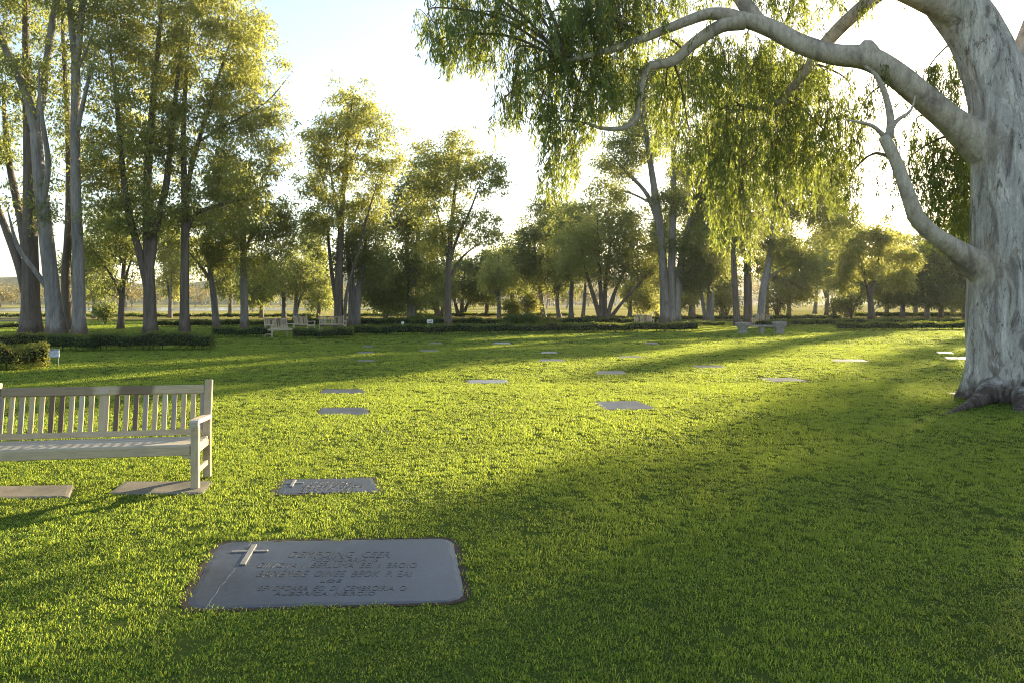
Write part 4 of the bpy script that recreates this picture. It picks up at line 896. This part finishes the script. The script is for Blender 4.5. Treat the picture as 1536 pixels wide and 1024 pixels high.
# ------------------------------------------------------------------ the big overhanging gum at the right
def hero():
    rg = np.random.default_rng(21); Y0 = 13.35; s = Y0 / F
    b0 = np.array([(1522 - CX) * s, Y0, 0.])
    root = thing('gum_tree', 'massive mottled pale gum at the right edge with long limbs hanging over the lawn', 'tree', tuple(b0), 0, GR)
    nodes, nr = [], []
    def limb(pts, Ys, name, bark, sides=16, seg=7, lump=.05, flare=None, ground=False):
        P, r = [], []
        for (px, py, rp), Yq in zip(pts, Ys):
            p = p3(px, py, Yq) - b0; P.append(p); r.append(rp * Yq / F)
        P = np.array(P)
        if ground: P[0][2] = -.1
        P, r = resample(P, r, seg); g = Geo()
        if ground: r = r * (1 + .30 * np.exp(-np.clip(P[:, 2], 0, 9) / .28))
        tube(g, P, r, sides, 0, lump, int(rg.integers(1e6)), flare(P) if flare else None)
        o = g.build(name, M[bark], root); nodes.extend(P); nr.extend(r); return o
    def butt(P):
        z = np.clip(P[:, 2], 0, 9)[:, None]
        return lambda th, i: 1 + (.16 * np.exp(-z / .5) * np.sin(5 * th[None] + .6) + .05 * np.exp(-z / 1.8) * np.sin(9 * th[None] + 1.1) + .02 * np.sin(7 * th[None] + z))
    U = Geo(); trunk_axis = None
    def cap_tube(P, r, sides, lump, fl=None):
        tube(U, P, r, sides, 0, lump, int(rg.integers(1e6)), fl)
        n0 = U.n; last = U.V[-1]; c = last[:sides].mean(0); b = n0 - len(last)
        U.V.append(c[None]); U.G.append(c[None]); U.n += 1
        t = np.array([[b + (q + 1) % sides, b + q, n0] for q in range(sides)]); U.T.append(t); U.Tm.append(np.zeros(sides, int))
    def big(pts, Ys, sides=20, seg=7, lump=.04, flare=None, ground=False):
        P = np.array([p3(px, py, Yq) - b0 for (px, py, _), Yq in zip(pts, Ys)]); r = [rp * Yq / F for (_, _, rp), Yq in zip(pts, Ys)]
        if ground: P[0][2] = -.15
        P, r = resample(P, r, seg)
        if ground: r = r * (1 + .26 * np.exp(-np.clip(P[:, 2], 0, 9) / .30))
        cap_tube(P, r, sides, lump, flare(P) if flare else None); nodes.extend(P); nr.extend(r); return P
    def butt(P):
        z = np.clip(P[:, 2], 0, 9)[:, None]
        return lambda th, i: 1 + (.13 * np.exp(-z / .55) * np.sin(5 * th[None] + .6) + .045 * np.exp(-z / 2.2) * np.sin(9 * th[None] + 1.1) + .02 * np.sin(7 * th[None] + z) + .012 * np.sin(13 * th[None] + 2 * z))
    trunk_axis = big([(1522, 600, 63), (1519, 560, 60), (1516, 500, 57), (1514, 400, 54), (1514, 300, 51), (1511, 225, 49), (1499, 140, 42), (1466, 55, 37), (1428, 0, 36), (1385, -55, 30), (1340, -130, 24)],
         [13.35] * 6 + [13.4, 13.5, 13.6, 13.8, 14.0], 48, 9, .025, butt, True)
    n_tr = len(nodes)
    big([(1512, 262, 26), (1488, 232, 32), (1459, 208, 28), (1425, 180, 21), (1380, 142, 19), (1335, 106, 18.3), (1300, 88, 17.5), (1250, 82, 15.5), (1200, 66, 14.5), (1160, 45, 13.5), (1120, 30, 12.5), (1090, 30, 10.5)],
         [13.45, 13.4, 13.35, 13.25, 13.15, 13.1, 13.1, 13.2, 13.3, 13.4, 13.5, 13.5], 20, 7, .035)
    big([(1316, 104, 11), (1304, 80, 15), (1298, 66, 11)], [13.1, 13.05, 13.05], 14, 4, .09)
    big([(1512, 455, 22), (1486, 418, 24), (1456, 392, 20), (1430, 372, 14.5), (1400, 352, 12.6), (1376, 328, 12), (1364, 298, 10.6), (1345, 245, 9), (1326, 206, 8.6)], [13.45, 13.4, 13.25, 13.1, 13.0, 12.95, 12.9, 12.9, 12.9], 18, 6, .05)
    big([(1470, 45, 26), (1420, 12, 23), (1375, -6, 17), (1330, -22, 13), (1260, -50, 9)], [13.5, 13.4, 13.3, 13.2, 13.0], 18, 6, .04)
    big([(1512, 150, 30), (1535, 90, 21), (1560, 20, 17), (1590, -60, 12)], [13.5, 13.7, 14.0, 14.3], 16, 6, .04)
    n_lm = len(nodes)
    def rootlet(pts):
        P = []; r = []
        for (px, py, z, rr) in pts: q = gp(px, py); P.append(np.array([q[0], q[1], z]) - b0); r.append(rr)
        P, r = resample(P, r, 6); cap_tube(P, r, 14, .05)
    rootlet([(1512, 598, .42, .34), (1488, 602, .20, .22), (1468, 607, .075, .125), (1450, 612, .03, .075), (1432, 617, .005, .05), (1412, 624, -.03, .03)])
    rootlet([(1500, 590, .4, .28), (1470, 588, .14, .17), (1452, 589, .0, .10), (1440, 590, -.05, .06)])
    rootlet([(1540, 602, .3, .26), (1534, 610, .02, .16), (1528, 618, -.1, .10)])
    rootlet([(1560, 604, .3, .30), (1580, 614, .06, .18), (1600, 626, -.06, .10)])
    tmp = U.build('gum trunk', M['bark_hero'], None); md = tmp.modifiers.new('r', 'REMESH'); md.mode = 'VOXEL'; md.voxel_size = .022
    ms_ = tmp.modifiers.new('s', 'SMOOTH'); ms_.factor = .5; ms_.iterations = 7
    dg = bpy.context.evaluated_depsgraph_get(); me = bpy.data.meshes.new_from_object(tmp.evaluated_get(dg)); me.name = 'trunk'
    bpy.data.objects.remove(tmp)
    V = np.empty(len(me.vertices) * 3, np.float32); me.vertices.foreach_get('co', V); V = V.reshape(-1, 3).astype(float)
    LA = np.array(nodes[n_tr:n_lm]); LRr = np.array(nr[n_tr:n_lm]); TA = trunk_axis[::3]; lim = np.zeros(len(V))
    for q in range(0, len(V), 4000):
        v = V[q:q + 4000]; dl = np.min(np.linalg.norm(v[:, None] - LA[None], axis=2) - LRr[None] * .6, axis=1); dt = np.min(np.linalg.norm(v[:, None] - TA[None], axis=2), axis=1) - .52
        lim[q:q + 4000] = np.clip((dt - dl + .32) / .5, 0, 1) * np.clip((v[:, 2] - 1.2) / .8, 0, 1)
    at_ = me.attributes.new('limb', 'FLOAT', 'POINT'); at_.data.foreach_set('value', lim.astype(np.float32))
    me.polygons.foreach_set('use_smooth', np.ones(len(me.polygons), bool))
    if not me.materials: me.materials.append(M['bark_hero'])
    ot = bpy.data.objects.new('trunk', me); COL.objects.link(ot); ot.parent = root
    print('hero trunk faces', len(me.polygons))
    limb([(1110, 30, 12), (1085, 22, 10), (1060, 22, 8.5), (1030, 32, 7.5), (1000, 44, 7), (950, 64, 6), (900, 80, 4.5), (850, 92, 3)], [13.5, 13.5, 13.4, 13.3, 13.2, 13.0, 12.9, 12.8], 'limb', 'bark_limb', 12, 5, .05)
    limb([(1115, 32, 13), (1080, 40, 10), (1040, 66, 8.6), (1010, 92, 7.6), (970, 103, 6.6), (960, 140, 5.6), (955, 175, 5), (936, 192, 4.2), (905, 193, 3), (880, 185, 1.8)], [13.5, 13.5, 13.5, 13.5, 13.4, 13.3, 13.3, 13.2, 13.1, 13.0], 'limb', 'bark_limb', 12, 5, .05)
    limb([(1135, 32, 12), (1110, -5, 11), (1095, -50, 8), (1060, -100, 5)], [13.5, 13.5, 13.6, 13.7], 'limb', 'bark_limb', 12, 5, .05)
    limb([(1330, 216, 7), (1336, 186, 6), (1330, 150, 4.5), (1316, 116, 3.5), (1298, 100, 2)], [12.9] * 5, 'limb', 'bark_limb', 8, 5)
    limb([(1332, 205, 4.5), (1345, 182, 3.2), (1366, 166, 2), (1374, 140, 1.2)], [12.9, 12.9, 12.95, 13.0], 'limb', 'bark_limb', 8, 5)
    limb([(1328, 206, 4), (1310, 190, 3), (1290, 184, 2), (1270, 180, 1.2)], [12.9, 12.85, 12.8, 12.8], 'limb', 'bark_limb', 8, 5)
    limb([(1390, -50, 12), (1310, -2, 11), (1245, 58, 10), (1205, 112, 7), (1170, 152, 5.5), (1140, 162, 4), (1110, 158, 2.5)], [13.9, 14.3, 14.6, 14.8, 15.0, 15.1, 15.1], 'limb', 'bark_limb', 12, 6, .04)
    NA = np.array(nodes[n_tr:]); NR = np.array(nr[n_tr:])
    # hanging foliage: (cx, y top, y bottom, half width, density, distance)
    CL = [(648, 15, 60, 24, .8, 12.6), (690, -20, 95, 38, 1, 12.7), (728, 20, 105, 24, 1, 12.8), (665, 60, 100, 22, .6, 12.6), (765, -20, 70, 36, .9, 12.9), (800, -30, 20, 30, .8, 13), (775, 75, 190, 24, .9, 12.8), (757, 150, 190, 14, .7, 12.8),
          (830, 20, 130, 40, 1.3, 13), (880, -20, 120, 42, 1.4, 13.2), (930, -30, 110, 42, 1.3, 13.4), (820, 130, 210, 26, 1, 12.9), (835, 190, 290, 24, .9, 12.8), (815, 240, 290, 10, .7, 12.8), (872, 110, 215, 30, 1.1, 13.1), (905, 90, 175, 30, 1.1, 13.2), (862, 200, 275, 14, .7, 13),
          (935, 105, 165, 26, .8, 13.6), (985, -30, 60, 40, 1, 13.6), (1040, -40, 20, 45, 1, 13.8), (990, 60, 100, 25, .6, 14), (1000, 110, 215, 28, 1, 14.2), (1040, 80, 190, 34, 1.2, 14.2), (1030, 180, 245, 24, .9, 14.2), (1075, 50, 170, 34, 1.2, 14.4), (1060, 190, 320, 24, .9, 14.4),
          (1090, 160, 290, 34, 1.2, 14.5), (1112, 270, 390, 20, 1.1, 14.4), (1088, 290, 370, 14, .9, 14.4), (1120, 60, 180, 36, 1.1, 14.8), (1135, 180, 300, 34, 1.1, 14.8), (1160, 60, 170, 36, 1.1, 15), (1175, 160, 310, 34, 1.2, 15), (1165, 300, 345, 18, .8, 15), (1205, 80, 180, 32, 1, 15), (1215, 170, 290, 32, 1.1, 15),
          (1240, 100, 230, 28, 1, 15), (1250, 220, 320, 26, 1, 15), (1275, 130, 270, 24, 1, 14.8), (1300, 150, 235, 16, .9, 14.4), (1280, 260, 310, 16, .7, 14.8), (1200, -20, 60, 36, .9, 14.6), (1260, -20, 25, 26, .6, 14.4), (1120, -30, 20, 30, .8, 14), (1165, -30, 30, 30, .8, 14.2), (1305, -10, 25, 16, .6, 14),
          (1398, 96, 162, 26, 1.3, 14.6), (1420, 130, 165, 16, .8, 14.6), (1375, 180, 215, 20, .5, 14.4), (1405, 205, 330, 34, 1., 14.6), (1440, 205, 320, 22, 1.1, 14.6), (1365, 240, 320, 12, .7, 14.4), (1425, 310, 372, 30, 1.2, 14.8), (1448, 300, 365, 14, 1.2, 14.8), (1338, 200, 240, 8, .6, 13.6), (1312, 110, 150, 10, .4, 13.4), (1530, 60, 80, 12, .6, 14.4)]
    fo, tw = Geo(), Geo()
    LCs, LDs, LLs = [], [], []
    for (cx, yt, yb, hw, den, Yc) in CL:
        sc = Yc / F; area = 2 * hw * (yb - yt) * sc * sc; n = max(7, int(area * (84 if cx < 985 else 50 if cx < 1330 else 80) * den))
        top = p3(cx, yt, Yc) - b0
        j = int(np.argmin(np.linalg.norm(NA - top, axis=1) + np.where(NA[:, 2] < top[2] - .4, .8, 0))); a = NA[j]; d = np.linalg.norm(top - a)
        # feeder twig from the nearest limb, arching over and down through the cluster
        low = p3(cx + rg.normal(0, hw * .3), yt + (yb - yt) * .7, Yc) - b0
        midp = (a + top) / 2 + [0, 0, .12 * d]
        P, rr = resample([a, midp, top + [0, 0, .03], (top + low) / 2 + rg.normal(0, .06, 3), low], [min(.022 + .008 * d, NR[j] * .6), .016 + .004 * d, .013, .009, .004], 5)
        tube(tw, P, rr, 6)
        spine = P[len(P) // 2:]
        for k in range(n):
            f = rg.uniform(0, 1) ** 1.15; st = p3(cx + rg.uniform(-1, 1) * hw * (1 - .35 * f), yt + (yb - yt) * f * .82, Yc) - b0
            st[1] += rg.normal(0, .42)
            hang = min(rg.uniform(.25, .7), max(.18, (yb - (yt + (yb - yt) * f * .82)) * sc * 1.15))
            ph = rg.uniform(0, 6.28); out_ = np.array([math.cos(ph), math.sin(ph), 0]) * rg.uniform(.05, .22)
            P4 = np.array([st - out_ * .5 + [0, 0, .04], st + out_ * .5, st + out_ + [0, 0, -hang * .5], st + out_ * 1.1 + [0, 0, -hang]])
            P, rr = resample(P4, [.005, .004, .003, .0015], 4)
            if rg.uniform() < .45: tube(tw, P, rr, 3)
            if rg.uniform() < .35:
                q = spine[int(rg.integers(len(spine)))]
                if np.linalg.norm(q - st) < 1.2: tube(tw, *resample([q, (q + st) / 2 + [0, 0, .05], P4[0]], [.007, .006, .004], 3), 4)
            m = int(rg.integers(26, 44)); t = rg.uniform(.05, 1, m) * (len(P) - 1); i0 = np.minimum(t.astype(int), len(P) - 2); fr_ = (t - i0)[:, None]
            LCs.append(P[i0] * (1 - fr_) + P[i0 + 1] * fr_ + rg.normal(0, .025, (m, 3)))
            LDs.append(norm(rg.normal(size=(m, 3)) * [.42, .42, .25] + [0, 0, -1.0])); LLs.append(rg.uniform(.065, .145, m))
    C, D, LL = np.concatenate(LCs), np.concatenate(LDs), np.concatenate(LLs)
    leaves(fo, C, D, LL, LL * .15 + .004, 0, rg, True)
    tw.build('twigs', M['twig'], root); fo.build('crown', M['leaf_hang'], root, False)
    print('hero leaves', len(C))
    # canopy above the frame
    rg2 = np.random.default_rng(4); up = Geo(); ub = Geo(); LC = []
    for k in range(150):
        c = np.array([rg2.uniform(2.5, 13), rg2.uniform(9, 19), rg2.uniform(8.6, 14)]) - b0; LC.append(c)
    LC = np.array(LC); LC = LC[LC[:, 2] > 1.75 + 470 * (LC[:, 1] + Y0) / F + .6]
    NAll = np.array(nodes)
    for c in LC:
        j = int(np.argmin(np.linalg.norm(NAll - c, axis=1))); a = NAll[j]; tube(ub, *resample([a, (a + c) / 2 + [0, 0, .3], c], [.04, .03, .01], 3), 5)
    ii = np.repeat(np.arange(len(LC)), 60); off = rg2.normal(size=(len(ii), 3)) * .45
    leaves(up, LC[ii] + off, norm(rg2.normal(size=off.shape) * .5 + [0, 0, -1]), rg2.uniform(.14, .22, len(ii)), .035, 0, rg2)
    ub.build('upper_branches', M['bark_limb'], root); up.build('upper_crown', M['leaf_hang'], root, False)
hero()

# ------------------------------------------------------------------ the grass: blade tufts scattered over the lawn
def tuft(seed, n, rad, hgt, wid):
    rg = np.random.default_rng(seed); V, Q, T = [], [], []
    for i in range(n):
        a = rg.uniform(0, 6.28); r = rad * math.sqrt(rg.uniform()); b = np.array([math.cos(a) * r, math.sin(a) * r, -.004])
        h = hgt * rg.uniform(.55, 1.2); la = rg.uniform(0, 6.28); lean = rg.uniform(.35, 1.35)
        dr = np.array([math.cos(la), math.sin(la), 0]); wv = np.array([-math.sin(la), math.cos(la), 0]) * wid * rg.uniform(.7, 1.2) / 2
        m = b + dr * h * lean * .35 + np.array([0, 0, h * .62]); t = b + dr * h * lean * 1.0 + np.array([0, 0, h * max(.25, 1.02 - .5 * lean)])
        k = len(V); V += [b - wv, b + wv, m + wv * .85, m - wv * .85, t]; Q.append([k, k + 1, k + 2, k + 3]); T.append([k + 3, k + 2, k + 4])
    g = Geo(); g.add(V, Q, T); return g
tufts = bpy.data.collections.new('grass tufts')
def unlinked(g, name):
    o = g.build(name, M['grass'], None, False); COL.objects.unlink(o); tufts.objects.link(o)
for k in range(6): unlinked(tuft(100 + k, 22, .055, .027, .0044), f'tuft_a{k}')
def inpoly(x, y, poly, grow=0.):
    c = poly.mean(0); P = c + (poly - c) * (1 + grow); ok = np.zeros(len(x), bool); n = len(P); j = n - 1
    for i in range(n):
        xi, yi, xj, yj = *P[i], *P[j]
        ok ^= ((yi > y) != (yj > y)) & (x < (xj - xi) * (y - yi) / (yj - yi + 1e-12) + xi); j = i
    return ok
def scatter():
    rg = np.random.default_rng(9); X, Y, S = [], [], []
    for (y0, y1, den, sc) in ((1.9, 5.5, 480, 1.02), (5.5, 9, 340, 1.05), (9, 16, 175, 1.4), (16, 30, 75, 2.0), (30, 64, 24, 2.9)):
        wy = lambda y: .72 * y + 1.2
        A = (wy(y0) + wy(y1)) * (y1 - y0); n = int(A * den)
        y = y0 + (y1 - y0) * rg.uniform(size=n * 2); keep = rg.uniform(size=n * 2) < wy(y) / wy(y1); y = y[keep][:n]
        x = rg.uniform(-1, 1, len(y)) * wy(y); X.append(x); Y.append(y); S.append(np.full(len(y), sc))
    X, Y, S = map(np.concatenate, (X, Y, S)); ok = np.ones(len(X), bool)
    for p in EXCL:
        near = (np.abs(X - p[:, 0].mean()) < 3) & (np.abs(Y - p[:, 1].mean()) < 4); i = np.where(near)[0]
        ok[i[inpoly(X[i], Y[i], p, .016)]] = False
    # a little trampled/longer variation, so the turf is uneven
    v = .5 + .25 * np.sin(X * 1.7 + 1.3 * np.sin(Y * .9)) + .25 * np.sin(Y * 2.6 + .9 * np.sin(X * 1.3 + 2))
    bare = rg.uniform(size=len(X)) < .05 * (1 - v); ok &= ~bare
    X, Y, S, v = X[ok], Y[ok], S[ok], v[ok]; n = len(X); print('tufts', n)
    me = bpy.data.meshes.new('grass'); me.vertices.add(n); me.vertices.foreach_set('co', np.column_stack([X, Y, np.full(n, .001)]).astype(np.float32).ravel())
    rot = np.column_stack([rg.normal(0, .12, n), rg.normal(0, .12, n), rg.uniform(0, 6.28, n)])
    hs = rg.uniform(.7, 1.25, n) * (.72 + .55 * v)
    scl = np.column_stack([S, S, np.where(S > 1.5, .9 + .22 * S, S) * hs])
    for nm, arr in (('rot', rot), ('scl', scl)):
        a = me.attributes.new(nm, 'FLOAT_VECTOR', 'POINT'); a.data.foreach_set('vector', arr.astype(np.float32).ravel())
    o = bpy.data.objects.new('grass', me); COL.objects.link(o); me.materials.append(M['grass'])
    tag(o, 'short mown green grass blades covering the whole lawn', 'grass', None, 'stuff')
    ng = bpy.data.node_groups.new('scatter tufts', 'GeometryNodeTree')
    ng.interface.new_socket('Geometry', in_out='INPUT', socket_type='NodeSocketGeometry'); ng.interface.new_socket('Geometry', in_out='OUTPUT', socket_type='NodeSocketGeometry')
    gi, go = ng.nodes.new('NodeGroupInput'), ng.nodes.new('NodeGroupOutput'); ip = ng.nodes.new('GeometryNodeInstanceOnPoints')
    ci = ng.nodes.new('GeometryNodeCollectionInfo'); ci.inputs['Collection'].default_value = tufts; ci.inputs['Separate Children'].default_value = True; ci.inputs['Reset Children'].default_value = True
    at = {}
    for nm in ('rot', 'scl'):
        q = ng.nodes.new('GeometryNodeInputNamedAttribute'); q.data_type = 'FLOAT_VECTOR'; q.inputs['Name'].default_value = nm; at[nm] = q.outputs['Attribute']
    ng.links.new(gi.outputs[0], ip.inputs['Points']); ng.links.new(ci.outputs[0], ip.inputs['Instance']); ip.inputs['Pick Instance'].default_value = True
    er = ng.nodes.new('FunctionNodeEulerToRotation'); ng.links.new(at['rot'], er.inputs[0]); ng.links.new(er.outputs[0], ip.inputs['Rotation']); ng.links.new(at['scl'], ip.inputs['Scale'])
    ng.links.new(ip.outputs[0], go.inputs[0])
    md = o.modifiers.new('tufts', 'NODES'); md.node_group = ng
scatter()

# ------------------------------------------------------------------ haze
HAZE = 0.00022
if HAZE:
    g = Geo(); box(g, (0, 440, 29.5), (2100, 1010, 61), None, 0, .01)
    mz, nt, out = new_mat('morning haze'); pv = nt.nodes.new('ShaderNodeVolumePrincipled')
    pv.inputs['Color'].default_value = (.92, .95, 1, 1); pv.inputs['Density'].default_value = HAZE; pv.inputs['Anisotropy'].default_value = .45
    L(nt, pv.outputs[0], out.inputs['Volume'])
    o = g.build('haze', mz, None, False); o['kind'] = 'stuff'; o['label'] = 'thin pale morning haze over the lawn and meadow'; o['category'] = 'haze'

# ------------------------------------------------------------------ light, sky, camera
w = bpy.data.worlds.new('World'); scene.world = w; w.use_nodes = True; nt = w.node_tree; nt.nodes.clear()
sky = nt.nodes.new('ShaderNodeTexSky'); sky.sky_type = 'NISHITA'; sky.sun_disc = False
sky.sun_elevation = SUN_EL; sky.sun_rotation = SUN_AZ; sky.air_density = 1.0; sky.dust_density = 1.0; sky.ozone_density = 1.0; sky.altitude = 100
bg = nt.nodes.new('ShaderNodeBackground'); bg.inputs[1].default_value = .092
wo = nt.nodes.new('ShaderNodeOutputWorld'); hs = nt.nodes.new('ShaderNodeHueSaturation'); hs.inputs['Saturation'].default_value = .85; L(nt, sky.outputs[0], hs.inputs['Color']); L(nt, hs.outputs[0], bg.inputs[0]); L(nt, bg.outputs[0], wo.inputs[0])
sl = bpy.data.lights.new('sun', 'SUN'); sl.energy = 5.0; sl.angle = R(.53); sl.color = (1.0, .81, .52)
so = bpy.data.objects.new('sun', sl); COL.objects.link(so)
d = Vector((math.sin(SUN_AZ) * math.cos(SUN_EL), math.cos(SUN_AZ) * math.cos(SUN_EL), math.sin(SUN_EL)))
so.rotation_euler = d.to_track_quat('Z', 'Y').to_euler()
cam = bpy.data.cameras.new('camera'); co = bpy.data.objects.new('camera', cam); COL.objects.link(co); scene.camera = co
co.location = (0, 0, H); co.rotation_euler = (R(90), 0, 0); cam.sensor_width = 36; cam.lens = 36 * F / 1536; cam.shift_y = -(512 - HZ) / 1536
cam.clip_start = .05; cam.clip_end = 5000
vs = scene.view_settings; vs.view_transform = 'Standard'; vs.look = 'None'; vs.exposure = 1.95; vs.gamma = 1
cy = scene.cycles; cy.use_denoising = True; cy.denoising_prefilter = 'NONE'; cy.filter_width = 1.05; cy.max_bounces = 8; cy.diffuse_bounces = 4; cy.transmission_bounces = 4; cy.glossy_bounces = 2; cy.volume_bounces = 0
cy.sample_clamp_indirect = 6
